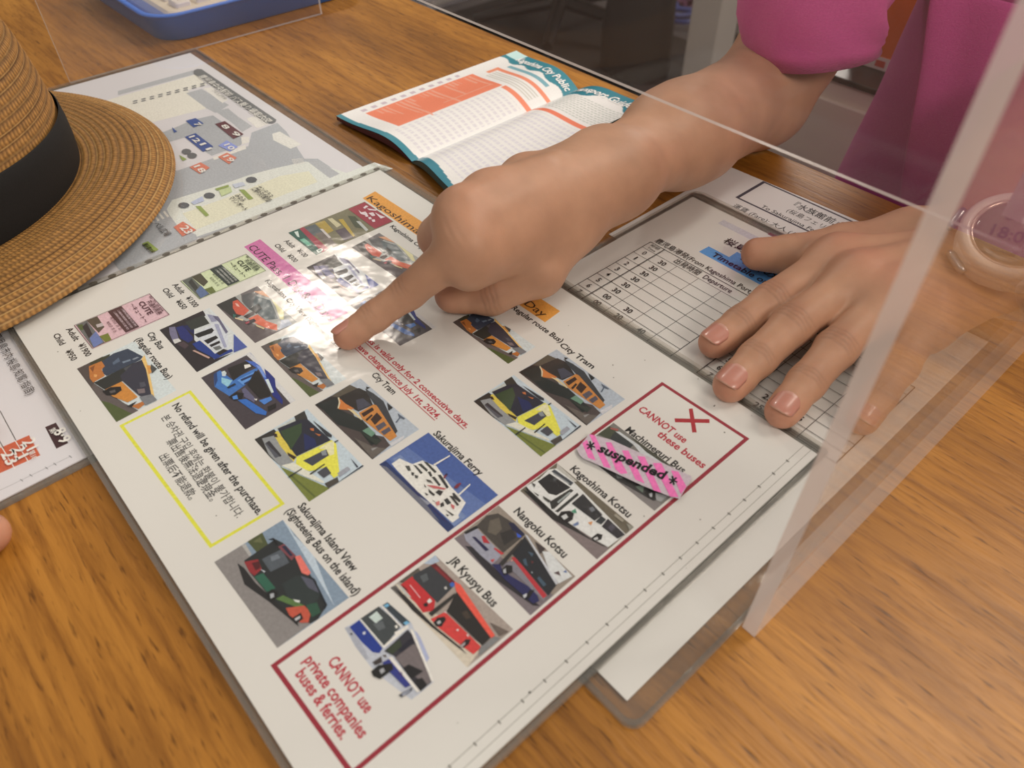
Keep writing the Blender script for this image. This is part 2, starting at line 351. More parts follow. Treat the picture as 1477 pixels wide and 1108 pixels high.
PIC['dark_blue_bus'] = (225, 435, 10.07, '48,418 590,1028 790,90', (206, 206, 198), [
 ((48, 40, 44), '48,418 690,130 740,200 560,300 560,560 850,840 1130,740 590,1028'), ((34, 46, 112), '290,380 400,350 540,520 540,560 470,600 360,540'), ((28, 36, 88), '380,360 560,330 560,480'),
 ((122, 116, 138), '190,380 280,370 330,540 250,600 200,480'), ((204, 198, 188), '240,560 330,540 370,580 270,620'), ((84, 66, 70), '300,620 400,585 480,640 420,690'),
 ((204, 204, 210), '720,180 860,190 960,270 1050,420 1062,660 1000,690 900,700 800,690 640,565 560,480 820,340'),
 ((56, 60, 54), '430,300 700,200 790,320 520,420'), ((34, 34, 38), '560,480 820,385 855,420 820,460 620,530'), ((30, 26, 34), '700,570 880,495 915,530 760,620'), ((34, 28, 34), '780,635 930,570 945,600 810,665'),
 ((112, 112, 108), '830,670 930,640 970,680 880,712'), ((26, 62, 134), '530,620 640,570 800,700 860,760 1110,690 1130,722 860,842 780,790 600,700'), ((32, 24, 26), '880,750 990,690 1060,710 930,785'),
 ((162, 162, 180), '860,330 920,330 1040,660 1000,672'), ((108, 102, 124), '800,200 920,220 1060,440 1030,470 930,300'), ((150, 148, 166), '760,190 830,200 900,290 820,300'),
 ((74, 92, 156), '1145,475 1340,660 1140,742'), ((196, 158, 140), '530,722 560,710 790,815 770,835'), ((230, 230, 228), '640,560 660,560 810,690 800,700')])
PIC['city_view_bus'] = (305, 405, 11.66, '80,410 730,1050 780,90', (170, 168, 158), [
 ((104, 92, 90), '80,410 370,600 800,760 1100,850 1375,740 730,1050'), ((62, 60, 56), '80,410 400,265 640,500 480,600 380,640 230,520'), ((120, 112, 108), '500,220 780,90 900,160 700,300 520,360'),
 ((206, 88, 60), '360,350 440,320 640,500 540,590 420,560 360,460'), ((232, 180, 160), '400,380 440,385 480,440 430,430'), ((54, 112, 98), '360,560 420,580 370,640'), ((214, 190, 150), '390,620 540,650 530,680 400,640'),
 ((98, 98, 96), '520,240 740,190 740,380 640,480 540,380'), ((92, 104, 104), '740,250 1000,330 1130,640 900,660 700,470'), ((60, 62, 60), '640,480 800,380 860,470 760,560'), ((72, 54, 52), '540,600 740,500 720,570 600,640'),
 ((216, 206, 152), '1010,300 1090,300 1230,520 1222,665 1160,645 1090,440'), ((218, 162, 122), '720,180 900,150 1020,220 1000,290 860,245'), ((216, 104, 66), '620,640 780,570 930,680 1110,740 1110,840 930,800 780,740'),
 ((58, 44, 50), '560,700 720,640 755,685 620,745'), ((176, 80, 90), '560,712 640,680 640,710 590,735'), ((214, 190, 140), '740,740 900,800 880,820 760,770'), ((182, 186, 192), '1180,660 1300,650 1375,740 1130,835')])
PIC['blue_bus'] = (285, 500, 8.865, '38,405 605,1070 660,75', (207, 202, 194), [
 ((76, 66, 70), '38,405 620,115 700,185 1195,745 605,1070'), ((58, 118, 180), '200,360 280,310 440,430 720,290 790,270 600,500 400,640 210,520'), ((34, 70, 120), '200,360 240,330 250,440 215,520'),
 ((144, 192, 202), '300,400 440,440 380,525 300,470'), ((196, 202, 196), '300,330 340,315 365,345 350,385 310,385'), ((40, 37, 35), '375,285 620,190 720,250 450,445'), ((222, 222, 226), '590,240 660,232 682,260 600,292'),
 ((70, 108, 184), '600,180 720,200 800,260 1000,600 940,592 780,300'), ((120, 150, 205), '740,240 800,262 870,400 840,400'), ((30, 48, 126), '850,290 930,320 1010,400 1000,560 1085,690 1080,748 960,640 880,420'),
 ((200, 208, 228), '860,430 900,420 970,590 940,602'), ((96, 150, 205), '500,440 740,320 770,400 580,500'), ((22, 52, 96), '540,430 720,352 730,375 560,450'), ((22, 52, 96), '585,478 745,395 755,412 600,492'),
 ((34, 30, 28), '630,500 730,320 780,330 930,600 920,640 790,672'), ((102, 98, 122), '560,560 600,530 740,680 720,722 590,652'), ((40, 110, 182), '505,692 620,680 880,842 870,890 740,862'),
 ((26, 24, 28), '395,655 490,590 590,608 565,680 470,702'), ((74, 136, 200), '440,650 500,628 515,680 450,686'), ((70, 130, 196), '780,700 930,650 952,690 850,752'), ((30, 26, 28), '890,780 1000,730 1000,790 900,840'),
 ((100, 122, 176), '665,85 710,62 800,160'), ((160, 160, 172), '1060,480 1085,475 1240,630 1222,645'), ((30, 46, 60), '370,530 470,480 490,495 390,545'), ((225, 225, 220), '715,680 760,680 750,705')])
PIC['green_tram'] = (740, 495, 8.688, '65,375 920,1020 555,80', (178, 184, 187), [
 ((84, 72, 68), '65,375 380,200 700,700 1000,760 1100,860 920,1020'), ((94, 84, 68), '240,280 440,150 560,200 400,300'), ((40, 34, 32), '65,375 240,285 380,300 300,500'),
 ((34, 44, 42), '100,370 340,290 370,430 690,560 900,740 980,800 870,860 700,700 400,610'), ((46, 41, 38), '340,290 560,190 680,240 780,390 620,465 480,400'), ((76, 76, 88), '560,330 640,310 760,390 610,452'),
 ((62, 65, 68), '640,200 760,260 900,350 1155,700 1130,742 800,390 690,270'), ((206, 122, 40), '340,300 440,370 480,390 560,430 500,447 370,432'), ((216, 194, 142), '470,425 560,450 690,552 680,564 540,470'), ((210, 196, 160), '328,300 345,295 375,360 370,425 355,425 355,350'),
 ((202, 132, 46), '630,480 790,385 830,400 1162,760 1090,812 700,562'), ((60, 32, 18), '660,490 780,420 810,452 700,530'), ((62, 36, 24), '790,560 850,480 930,545 860,625'), ((92, 88, 98), '870,640 960,588 1005,630 920,695'),
 ((92, 88, 98), '950,705 1040,650 1075,692 1000,745'), ((50, 30, 20), '730,560 790,500 810,515 750,580'), ((112, 148, 122), '720,690 790,650 890,722 850,762'), ((50, 60, 50), '700,700 880,780 990,800 930,860 820,790'),
 ((36, 36, 36), '650,180 700,190 660,215'), ((36, 36, 36), '950,370 1035,430 990,465'), ((94, 104, 116), '1110,497 1215,558 1200,568 1155,550 1122,606 1105,602 1140,545'), ((204, 200, 196), '1090,840 1250,755 1262,805 1120,880'),
 ((110, 100, 90), '640,770 900,880 1060,900 920,1015'), ((150, 146, 140), '880,900 960,880 900,925')])
PIC['yellow_tram'] = (360, 580, 7.389, '48,405 630,1060 620,80', (192, 202, 204), [
 ((54, 50, 46), '48,405 260,295 340,380 330,690 200,600'), ((60, 58, 52), '480,160 590,100 625,185 500,222'), ((190, 192, 180), '270,290 480,180 500,220 300,300'), ((124, 130, 50), '320,690 700,850 860,925 630,1060'), ((100, 108, 44), '440,770 700,1000 690,1020 430,790'),
 ((150, 150, 146), '130,395 260,365 470,640 330,692 200,560'), ((92, 92, 98), '160,450 200,430 330,582 270,602'), ((60, 58, 62), '170,440 210,420 340,575 325,590'), ((216, 192, 60), '255,350 300,310 500,580 470,642 330,480'), ((60, 40, 36), '250,340 290,345 300,385 265,380'), ((60, 40, 36), '400,540 500,590 470,620 410,575'),
 ((44, 46, 60), '300,290 520,200 620,188 872,410 500,584 340,370'), ((58, 80, 50), '330,320 560,230 560,330 440,520'), ((36, 48, 96), '580,340 700,400 720,470 590,520'), ((228, 218, 52), '500,590 760,470 880,410 930,450 962,770 900,812 800,700 640,742 490,682'),
 ((226, 222, 166), '740,500 840,440 905,420 905,560 860,575 820,510'), ((72, 74, 84), '570,630 820,508 850,572 670,684'), ((140, 144, 146), '760,530 815,512 830,570 780,575'), ((80, 80, 86), '720,752 820,688 872,760 790,812'), ((218, 213, 192), '335,682 470,650 800,852 780,868 600,802'),
 ((54, 56, 62), '680,205 885,358 880,385 830,372'), ((82, 74, 66), '800,870 940,800 952,850 840,922'), ((40, 46, 58), '860,918 1228,662 1228,682 870,942'), ((60, 66, 78), '1080,600 1165,690 1150,702'), ((160, 160, 164), '940,760 1050,690 1080,722 960,802'),
 ((196, 112, 50), '650,290 690,288 692,320 660,312'), ((196, 112, 50), '700,340 770,358 745,372'), ((40, 40, 40), '910,430 965,402 965,412 915,442'), ((60, 56, 46), '640,770 800,662 805,672 650,782'), ((50, 50, 46), '410,800 555,712 560,722 415,812')])
PIC['ferry'] = (540, 615, 6.924, '45,385 735,1060 540,65', (74, 100, 156), [
 ((98, 120, 166), '140,330 330,215 1130,790 800,1005'), ((120, 138, 172), '180,330 260,290 920,900 800,1000'), ((40, 60, 106), '45,385 110,350 800,1005 735,1060'), ((112, 112, 122), '60,395 120,410 500,760 660,965 560,900'), ((50, 48, 96), '260,490 500,740 740,965 700,950 440,700'),
 ((150, 150, 158), '440,700 560,770 530,790'), ((222, 220, 212), '170,380 250,325 300,350 380,382 480,345 560,382 620,400 770,610 840,680 915,765 840,890 850,915 780,965 420,645 230,450'),
 ((70, 70, 66), '385,388 415,395 485,470 462,482'), ((64, 66, 58), '430,382 470,378 535,440 522,460'), ((64, 66, 58), '488,355 530,365 625,460 602,472'), ((64, 64, 60), '530,460 560,455 580,500 560,510'), ((84, 84, 78), '305,400 350,400 365,450 335,452'), ((74, 74, 70), '366,462 400,470 390,502 368,492'), ((80, 80, 76), '400,490 440,500 430,530 405,520'),
 ((66, 66, 62), '570,510 602,508 665,590 645,602'), ((60, 60, 58), '632,492 665,488 745,612 725,628'), ((52, 48, 46), '610,665 640,640 690,655 660,702'), ((60, 60, 58), '780,672 800,670 870,748 850,765 790,715'), ((60, 60, 58), '695,740 730,720 770,770 730,790'), ((70, 66, 60), '750,700 780,700 850,790 830,800'),
 ((60, 56, 52), '500,580 520,620 500,610'), ((60, 56, 52), '500,665 545,690 520,698'), ((60, 56, 52), '540,630 610,690 590,702 545,665'), ((60, 56, 52), '575,740 620,765 590,755'), ((60, 56, 52), '660,780 690,760 700,800 665,815'), ((60, 56, 52), '700,830 800,890 780,900'), ((60, 56, 52), '715,880 750,895 730,905'),
 ((90, 86, 80), '515,535 560,545 590,580 530,560'), ((196, 98, 96), '520,592 600,600 720,628 700,640 590,625'), ((196, 98, 96), '765,780 805,800 795,838 770,810'), ((200, 120, 112), '610,770 650,750 655,790 625,800'), ((232, 234, 234), '590,388 755,295 760,306 602,402'), ((220, 222, 226), '835,690 958,580 964,592 846,704'), ((132, 50, 70), '690,522 705,490 735,484 720,512 705,532'), ((40, 42, 74), '705,490 725,478 738,490 712,502'), ((134, 44, 60), '795,622 820,590 860,570 872,580 828,630')])
PIC['island_bus'] = (300, 740, 5.54, '50,390 550,1080 600,55', (134, 150, 162), [
 ((186, 196, 200), '600,55 665,110 690,180 800,240 880,340 930,560 1010,750'), ((142, 134, 127), '50,390 270,258 330,340 560,560 820,885 550,1080'), ((176, 170, 160), '270,258 300,245 350,330 330,345'), ((84, 90, 50), '315,225 430,150 490,270 400,325'), ((110, 112, 70), '360,230 420,190 440,240'),
 ((42, 40, 40), '235,400 290,440 380,560 700,850 725,912 480,705 290,570'), ((44, 48, 48), '290,380 540,210 600,240 700,340 820,500 945,745 880,850 820,885 700,855 480,655 330,470'), ((154, 40, 46), '290,390 400,370 430,450 370,502 330,470'), ((92, 22, 30), '350,400 410,385 420,440 380,460'), ((44, 104, 80), '370,510 440,480 540,602 470,632'),
 ((90, 96, 100), '430,370 590,290 650,400 500,472'), ((120, 126, 130), '500,350 560,330 580,360 510,390'), ((134, 70, 76), '560,272 610,248 700,340 670,382'), ((40, 44, 70), '590,270 620,262 680,340 660,350'), ((228, 116, 100), '695,350 740,342 822,482 800,502 750,482'), ((50, 60, 58), '590,570 720,500 860,540 900,652 860,722 780,742 640,682'), ((92, 92, 104), '740,505 860,545 900,650 800,600'),
 ((92, 122, 62), '540,690 600,660 770,742 720,762'), ((196, 84, 56), '620,762 770,745 822,800 800,880 740,882 650,822'), ((46, 88, 66), '780,740 870,720 900,800 830,840'), ((28, 28, 28), '465,650 510,610 560,640 540,700 490,708'), ((170, 170, 168), '495,650 525,642 530,672 500,688'), ((30, 28, 28), '680,840 740,800 760,850 700,892'), ((190, 185, 180), '690,850 735,825 735,845 700,868'),
 ((28, 28, 32), '480,215 530,203 562,250 550,262 522,220'), ((26, 36, 46), '800,503 850,530 952,740 935,775 920,765 938,742 842,545'), ((215, 215, 212), '680,695 735,705 730,722 700,715'), ((200, 200, 200), '420,452 460,470 450,480')])
PIC['white_bus'] = (745, 660, 7.289, '40,350 845,1075 425,60', (112, 102, 82), [
 ((186, 180, 166), '430,65 520,150 640,255 600,262 420,125'), ((132, 117, 112), '40,350 845,1075 970,960 420,600'), ((44, 41, 40), '60,330 200,400 430,600 780,860 970,950 900,935 380,655'), ((216, 212, 203), '90,300 250,220 340,130 420,118 600,258 1155,820 962,948 780,842 430,612 120,330'),
 ((38, 38, 40), '225,255 350,170 570,320 420,402 340,382'), ((80, 84, 84), '385,215 430,225 400,260'), ((66, 72, 78), '370,150 402,128 602,270 570,302'), ((150, 150, 146), '400,165 560,275 550,285 390,175'), ((54, 54, 50), '350,470 570,335 602,350 400,542 370,548'), ((160, 166, 158), '430,470 560,365 575,375 440,485'), ((54, 56, 52), '405,570 640,375 655,400 440,582'),
 ((48, 48, 50), '580,490 700,388 905,610 820,672'), ((120, 122, 124), '760,540 800,520 830,560 790,580'), ((50, 56, 58), '830,682 890,618 942,660 890,712'), ((50, 46, 52), '895,732 960,650 1142,820 1062,862'), ((84, 80, 88), '960,745 1000,700 1040,740 1000,790'),
 ((28, 26, 26), '440,620 470,575 560,565 605,595 590,660 530,695 460,670'), ((200, 198, 190), '470,625 520,598 545,635 500,662'), ((30, 28, 28), '785,855 850,805 905,820 890,870 820,890'), ((196, 192, 184), '805,860 850,840 860,865 825,880'),
 ((80, 150, 118), '575,572 620,545 635,592 600,590'), ((112, 130, 162), '590,712 650,680 655,712 612,728'), ((214, 150, 92), '750,692 800,678 785,722'), ((70, 68, 62), '280,410 365,462 340,482 290,440'), ((84, 80, 76), '160,270 205,290 190,320'), ((70, 68, 62), '180,365 240,402 228,412'), ((36, 34, 34), '100,300 130,340 322,520 300,532 110,350'), ((160, 150, 130), '1040,600 1130,670 1110,690 1020,620'), ((150, 145, 128), '1150,700 1235,745 1190,780')])
PIC['purple_bus'] = (650, 725, 6.714, '35,350 775,1095 465,30', (152, 138, 122), [
 ((126, 114, 114), '35,350 160,290 1000,900 775,1095'), ((46, 42, 48), '140,420 220,430 480,690 870,1005 800,1000 400,730'), ((156, 154, 162), '130,310 260,255 500,500 450,562 400,602 300,520 150,370'), ((36, 36, 38), '130,290 250,225 270,250 150,310'), ((78, 71, 64), '250,230 350,130 460,108 590,190 720,320 510,492'),
 ((108, 98, 84), '380,180 470,150 500,260 440,320 360,290'), ((54, 50, 48), '480,300 600,260 640,340 520,420'), ((52, 94, 190), '640,300 672,286 695,310 682,345 650,340'), ((34, 36, 70), '560,200 610,200 720,310 690,330 600,270'), ((184, 38, 50), '300,330 330,325 385,402 320,392'), ((34, 34, 76), '208,335 240,335 375,462 340,475'), ((200, 40, 50), '430,440 522,500 490,508 420,452'), ((200, 60, 60), '385,560 430,550 410,585'),
 ((40, 42, 92), '400,600 480,600 500,650 560,700 830,860 862,960 800,982 520,742'), ((134, 128, 132), '500,620 590,555 740,700 935,900 900,955 600,665'), ((190, 44, 56), '590,535 632,535 935,905 900,935'), ((38, 42, 48), '600,505 720,335 1032,800 950,905 630,540'), ((70, 92, 106), '700,560 730,545 750,620 720,610'), ((76, 96, 110), '750,480 805,500 790,532'), ((70, 92, 106), '840,740 860,720 930,800 900,820'), ((150, 156, 156), '790,670 800,690 780,690'), ((110, 50, 50), '780,570 810,580 790,600'),
 ((196, 194, 192), '720,315 745,325 1045,790 1022,802'), ((208, 206, 198), '890,480 960,480 1180,722 1050,792 950,650'), ((72, 60, 58), '820,385 940,440 870,505'), ((96, 76, 74), '1000,690 1050,670 1070,720'), ((70, 100, 150), '1090,680 1120,660 1130,690'), ((28, 26, 30), '495,660 540,610 600,620 600,680 520,712'), ((176, 174, 172), '510,660 535,640 540,690 515,690'), ((28, 26, 36), '720,920 770,855 815,855 760,940'), ((190, 188, 186), '700,905 740,885 740,915 715,935'), ((54, 50, 48), '470,600 690,365 705,380 510,620'), ((230, 160, 140), '580,570 605,560 598,580')])
PIC['red_bus'] = (555, 795, 6.33, '50,335 755,1060 460,35', (168, 152, 138), [
 ((206, 192, 168), '50,335 110,300 560,640 900,860 755,1060'), ((170, 180, 190), '350,110 460,35 500,90 430,120'), ((96, 86, 74), '130,280 300,150 330,190 180,300'), ((108, 102, 96), '50,335 100,310 300,560 240,520'), ((46, 40, 40), '80,330 180,400 450,680 690,872 755,945 430,695 240,545'), ((198, 34, 42), '140,310 250,230 460,450 450,542 350,562 280,470 200,400'), ((96, 26, 30), '145,300 200,345 220,380 170,340'),
 ((188, 186, 174), '110,290 150,318 245,425 200,412'), ((60, 62, 65), '262,215 450,112 640,300 600,352 480,472 260,250'), ((92, 96, 96), '320,230 380,200 400,260 350,290'), ((112, 30, 36), '415,130 462,108 642,280 610,305'), ((140, 40, 46), '450,150 475,140 600,260 590,280'), ((60, 104, 178), '590,300 612,282 640,296 630,325 602,325'), ((190, 185, 175), '540,330 560,320 570,345 550,352'),
 ((212, 56, 52), '420,622 550,555 885,875 810,942 700,862 480,692'), ((42, 38, 36), '565,550 660,365 975,780 890,862'), ((74, 60, 48), '700,560 750,540 790,610 740,620'), ((230, 84, 62), '635,278 690,305 1008,770 970,792 650,362'), ((30, 28, 30), '445,655 480,610 545,598 560,625 520,690 470,690'), ((182, 178, 174), '475,650 505,632 515,655 490,672'), ((40, 26, 28), '690,860 740,805 785,805 770,850 720,885'), ((170, 160, 156), '690,862 735,830 735,852 705,882'),
 ((218, 214, 216), '385,460 410,432 432,460 405,482'), ((40, 34, 36), '350,490 380,470 400,500 370,512'), ((236, 190, 186), '540,560 560,550 565,570'), ((240, 210, 205), '650,720 675,712 672,735'), ((240, 210, 205), '745,765 768,760 765,785'), ((236, 170, 165), '225,315 235,312 330,430 320,432'), ((112, 97, 86), '960,650 1135,735 1050,775'), ((132, 130, 126), '870,880 1000,780 1062,792 860,962'), ((50, 48, 44), '400,570 640,385 650,410 430,600')])
PIC['cutout_bus'] = (490, 860, 7.15, '50,330 780,1075 490,65', None, [
 ((170, 174, 196), '745,345 790,370 830,430 922,640 890,690 970,880 930,880'), ((188, 188, 190), '50,330 200,240 430,100 490,65 738,280 972,882 830,1002 740,1072 450,852 330,742 160,520'), ((24, 60, 142), '100,320 200,248 442,540 410,592 340,582 230,480'), ((168, 168, 172), '50,330 100,318 230,500 300,642 270,662 160,520 100,400'), ((60, 58, 60), '100,390 130,380 130,410'), ((200, 200, 210), '235,375 265,365 265,395 240,400'),
 ((70, 75, 75), '212,235 400,108 632,310 460,522'), ((194, 204, 192), '300,220 380,158 442,230 370,282'), ((100, 104, 104), '340,290 440,260 470,330 400,360'), ((230, 230, 224), '565,310 590,300 600,330 575,335'), ((228, 226, 222), '560,375 625,350 640,375 575,405'), ((58, 68, 74), '440,95 490,65 722,270 660,312'), ((112, 172, 198), '450,100 490,78 512,100 478,122'), ((112, 172, 198), '650,280 690,258 722,280 680,302'), ((226, 228, 226), '428,112 440,102 640,320 632,332'), ((226, 228, 226), '440,530 630,345 700,300 710,325 460,540'), ((222, 224, 222), '210,250 222,242 460,520 448,535'),
 ((56, 52, 60), '460,572 700,350 760,420 945,890 830,992 560,622'), ((60, 70, 48), '480,560 620,450 640,520 540,610'), ((122, 110, 107), '570,642 740,510 780,500 942,882 900,922 700,782'), ((30, 28, 32), '650,750 710,708 862,780 740,862'), ((30, 28, 32), '770,872 850,848 905,922 830,985'), ((34, 34, 50), '600,560 740,430 760,480 640,590'), ((228, 228, 234), '720,345 750,348 972,880 950,892'), ((50, 60, 134), '530,642 742,920 680,952 480,752 440,692'), ((232, 230, 226), '500,640 540,628 832,990 800,1002'), ((70, 50, 110), '600,800 640,790 660,850'),
 ((24, 24, 26), '328,782 400,720 540,698 555,760 420,862 350,835'), ((164, 162, 160), '410,770 450,745 470,780 430,812'), ((40, 42, 60), '610,1030 752,948 742,985 640,1052'), ((190, 192, 200), '640,1025 730,970 725,985 650,1035'), ((70, 60, 56), '340,690 430,630 440,690 370,720'), ((90, 74, 60), '440,620 480,610 480,640')])
PIC['grey_bus'] = (825, 600, 7.64, '60,365 910,1045 460,80', (127, 122, 112), [
 ((136, 128, 122), '250,520 480,700 910,1045 1000,980 500,620'), ((74, 80, 58), '265,190 400,105 560,200 420,262'), ((170, 90, 80), '420,130 520,150 500,170 430,150'), ((54, 60, 60), '430,232 480,178 692,312 640,360 420,260'), ((200, 200, 194), '480,175 525,178 700,300 860,402 1060,560 800,470 680,322'), ((76, 76, 60), '640,230 720,280 1110,562 1000,522 820,402'), ((60, 58, 56), '240,515 480,622 800,780 1060,880 900,940 480,702'), ((120, 124, 116), '480,640 560,650 560,690 500,690'), ((116, 130, 112), '700,780 800,760 780,850'), ((34, 32, 32), '800,850 850,810 920,850 900,920 840,910'), ((182, 180, 176), '850,860 885,850 885,895 860,895'), ((160, 158, 152), '920,850 1060,885 980,950 930,930')])
PIC['pink_ticket'] = (100, 415, 9.847, '75,545 330,868 1140,92', (216, 178, 178), [
 ((112, 112, 108), '95,530 250,470 505,780 335,850'), ((92, 104, 60), '120,540 190,520 230,590 170,610'), ((60, 56, 60), '190,560 250,500 330,660 280,720'), ((112, 128, 172), '290,720 380,620 480,770 350,850'), ((96, 84, 70), '250,470 400,410 500,560 420,642'), ((190, 176, 170), '380,530 470,500 490,545 400,570'), ((122, 128, 50), '430,690 550,645 600,740 510,775'), ((90, 58, 60), '548,345 740,265 990,556 800,640')])
PIC['green_ticket'] = (100, 415, 9.847, '75,545 330,868 1140,92', (206, 212, 166), [
 ((104, 106, 96), '95,530 250,470 505,780 335,850'), ((66, 66, 60), '190,560 250,500 330,660 280,720'), ((100, 118, 150), '290,720 380,620 480,770 350,850'), ((88, 82, 62), '250,470 400,410 500,560 420,642'), ((112, 120, 60), '430,690 550,645 600,740 510,775'), ((60, 70, 64), '548,345 740,265 990,556 800,640')])
PIC['tram_ticket'] = (405, 275, 8.95, '95,550 455,832 1080,150', (128, 122, 92), [
 ((96, 104, 104), '300,480 440,440 540,540 420,590'), ((176, 150, 60), '440,430 560,390 680,520 600,560'), ((120, 108, 98), '440,560 560,530 720,700 620,740'), ((200, 190, 150), '600,370 660,360 780,450 720,480'), ((96, 84, 90), '700,520 860,470 960,600 820,650'), ((186, 160, 60), '740,380 800,370 960,590 930,600'), ((86, 92, 70), '860,330 960,340 1100,500 960,480'), ((190, 190, 180), '970,400 1020,400 1130,510 1100,530'), ((200, 190, 180), '500,500 540,500 650,610 620,620'),
 ((166, 58, 74), '870,248 1080,158 1440,400 1212,497'), ((40, 98, 84), '95,550 240,495 530,800 455,832'), ((164, 50, 72), '238,500 290,478 622,757 535,800'), ((110, 180, 150), '240,640 300,620 400,700 350,720'), ((206, 226, 216), '170,540 220,530 240,610 210,600'), ((210, 216, 210), '455,775 520,745 545,775 485,808'), ((40, 98, 84), '475,775 515,757 525,775 490,793'),
 ((236, 205, 208), '1060,230 1100,200 1130,215 1080,245'), ((236, 205, 208), '1000,260 1040,290 1090,280 1120,310 1100,330 1030,310'), ((236, 205, 208), '1110,240 1250,250 1230,270 1140,262'), ((236, 205, 208), '1130,300 1190,290 1220,330 1180,340'), ((236, 205, 208), '1210,290 1290,330 1350,350 1290,370'), ((236, 205, 208), '1085,325 1120,320 1130,345 1095,350'), ((236, 205, 208), '1125,355 1160,350 1175,375 1140,382'), ((236, 205, 208), '1170,385 1210,380 1220,410 1185,415')])
def picture(parent, kind, BL, BR, TL, z, label=None, name='printed_photo', clip=None):
    ox, oy, s, q, base, polys = PIC[kind]
    src = [P(ox+x/s, oy+y/s, z)[:2] for x, y in parse(q)]
    dst = [P(*p, z)[:2] for p in (BL, BR, TL)]
    A = np.array([src[1]-src[0], src[2]-src[0]]).T; Ai = np.linalg.inv(A); B = np.array([dst[1]-dst[0], dst[2]-dst[0]]).T
    k = Ink(z)
    if base: k.poly([dst[0], dst[1], dst[1]+dst[2]-dst[0], dst[2]], base)
    for col, pts in polys:
        out = []
        for x, y in parse(pts):
            uv = Ai @ (P(ox+x/s, oy+y/s, z)[:2]-src[0])
            if base: uv = np.clip(uv, 0, 1)
            out.append(dst[0]+B @ uv)
        if len(out) > 2: k.poly(out, col)
    o = k.build(name, parent)
    if label: o['label'] = label
    return o, dst

# ------------------------------------------------------------------ plastic sleeves
def sleeve(parent, x0, y0, x1, y1, z0, z1, border, film, r=2, paper=None, pm=None, rim_h=0.5):
    """paper between two films welded along a clear rim"""
    pol = rrect(x0, y0, x1, y1, r)
    mesh('backing_film', *prism(pol, z0, z0+0.15), M_RIM, parent)
    px = paper or (x0+border, y0+border, x1-border, y1-border)
    mesh('paper', *box((px[0], px[1], z0+0.25), (px[2], px[3], z1-0.45)), pm or M_PAPER, parent)
    return px
def rim(parent, x0, y0, x1, y1, w, z0, z1, r, mat=None):
    o = rrect(x0, y0, x1, y1, r, 8); i = rrect(x0+w, y0+w, x1-w, y1-w, max(0.3, r-w), 8); n = len(o); V = []; F = []
    for z in (z0, z1): V += [(p[0], p[1], z) for p in o]+[(p[0], p[1], z) for p in i]
    for k in range(n):
        j = (k+1) % n
        F += [(2*n+k, 2*n+j, 3*n+j, 3*n+k), (k, n+k, n+j, j), (k, j, 2*n+j, 2*n+k), (n+k, 3*n+k, 3*n+j, n+j)]
    return mesh('sleeve_rim', V, F, mat or M_RIM, parent)
def film_grid(name, x0, y0, x1, y1, z, mat, parent, fn=None, nx=60, ny=50):
    X, Y = np.meshgrid(np.linspace(x0, x1, nx), np.linspace(y0, y1, ny))
    Z = np.full_like(X, z) + (fn(X, Y) if fn else 0)
    V = np.c_[X.ravel(), Y.ravel(), Z.ravel()]
    i = np.arange(nx*ny).reshape(ny, nx); F = np.stack([i[:-1, :-1], i[:-1, 1:], i[1:, 1:], i[1:, :-1]], -1).reshape(-1, 4)
    return mesh(name, V, F, mat, parent, smooth=True)

# ------------------------------------------------------------------ 1: the ticket guide in a clear sleeve, uppermost sheet
ZG = 3.2                                   # height of its printed surface
g0 = P(2, 462, ZG); g1 = P(555, 239, ZG)
GX0 = g0[0]; GY0 = g0[1]; GY1 = g1[1]; GX1 = P(1155, 692, ZG)[0]
gd = empty('ticket_guide_sheet', 'large white laminated bus pass guide with rows of bus photos, under the pointing finger', 'sign', loc=(GX0, GY0, 0))
sleeve(gd, GX0, GY0, GX1, GY1, 2.2, ZG+0.45, 5, M_FILM, paper=(GX0+2.6, GY0+2.6, GX1-2.6, GY1-5))
rim(gd, GX0, GY0, GX1, GY1, 1.6, 2.3, ZG+1.2, 2.5)
film_grid('cover_film', GX0+1, GY0+1, GX1-1, GY1-1, ZG+1.0, M_FILM, gd,
          fn=lambda X, Y: 0.25*np.sin((X+Y*0.4)/31)+0.2*np.sin((Y-X*0.3)/23))
M_HOLE = plain('dark_hole_edge', dc(92, 86, 78), 0.6)
for k in range(24):                        # binder holes down the sleeve's left margin
    y = GY0+5+k*9.2
    if y > GY1-4: break
    mesh('binder_hole', *prism([(GX0+0.4+1.5*math.cos(a), y+2.1*math.sin(a)) for a in np.linspace(0, 2*math.pi, 10, endpoint=False)], ZG+0.05, ZG+0.1), M_HOLE, gd)
k = Ink(ZG)                                # welded seams near the right edge with printed ticks
for xo, w in ((GX1-8.5, 0.3), (GX1-5.4, 0.25)): k.line((xo, GY0+3), (xo, GY1-4), w, (170, 164, 150))
for y in np.arange(GY0+8, GY1-8, 9.0): k.line((GX1-8.9, y), (GX1-7.6, y), 0.4, (110, 104, 94))
k.build('weld_seam', gd)

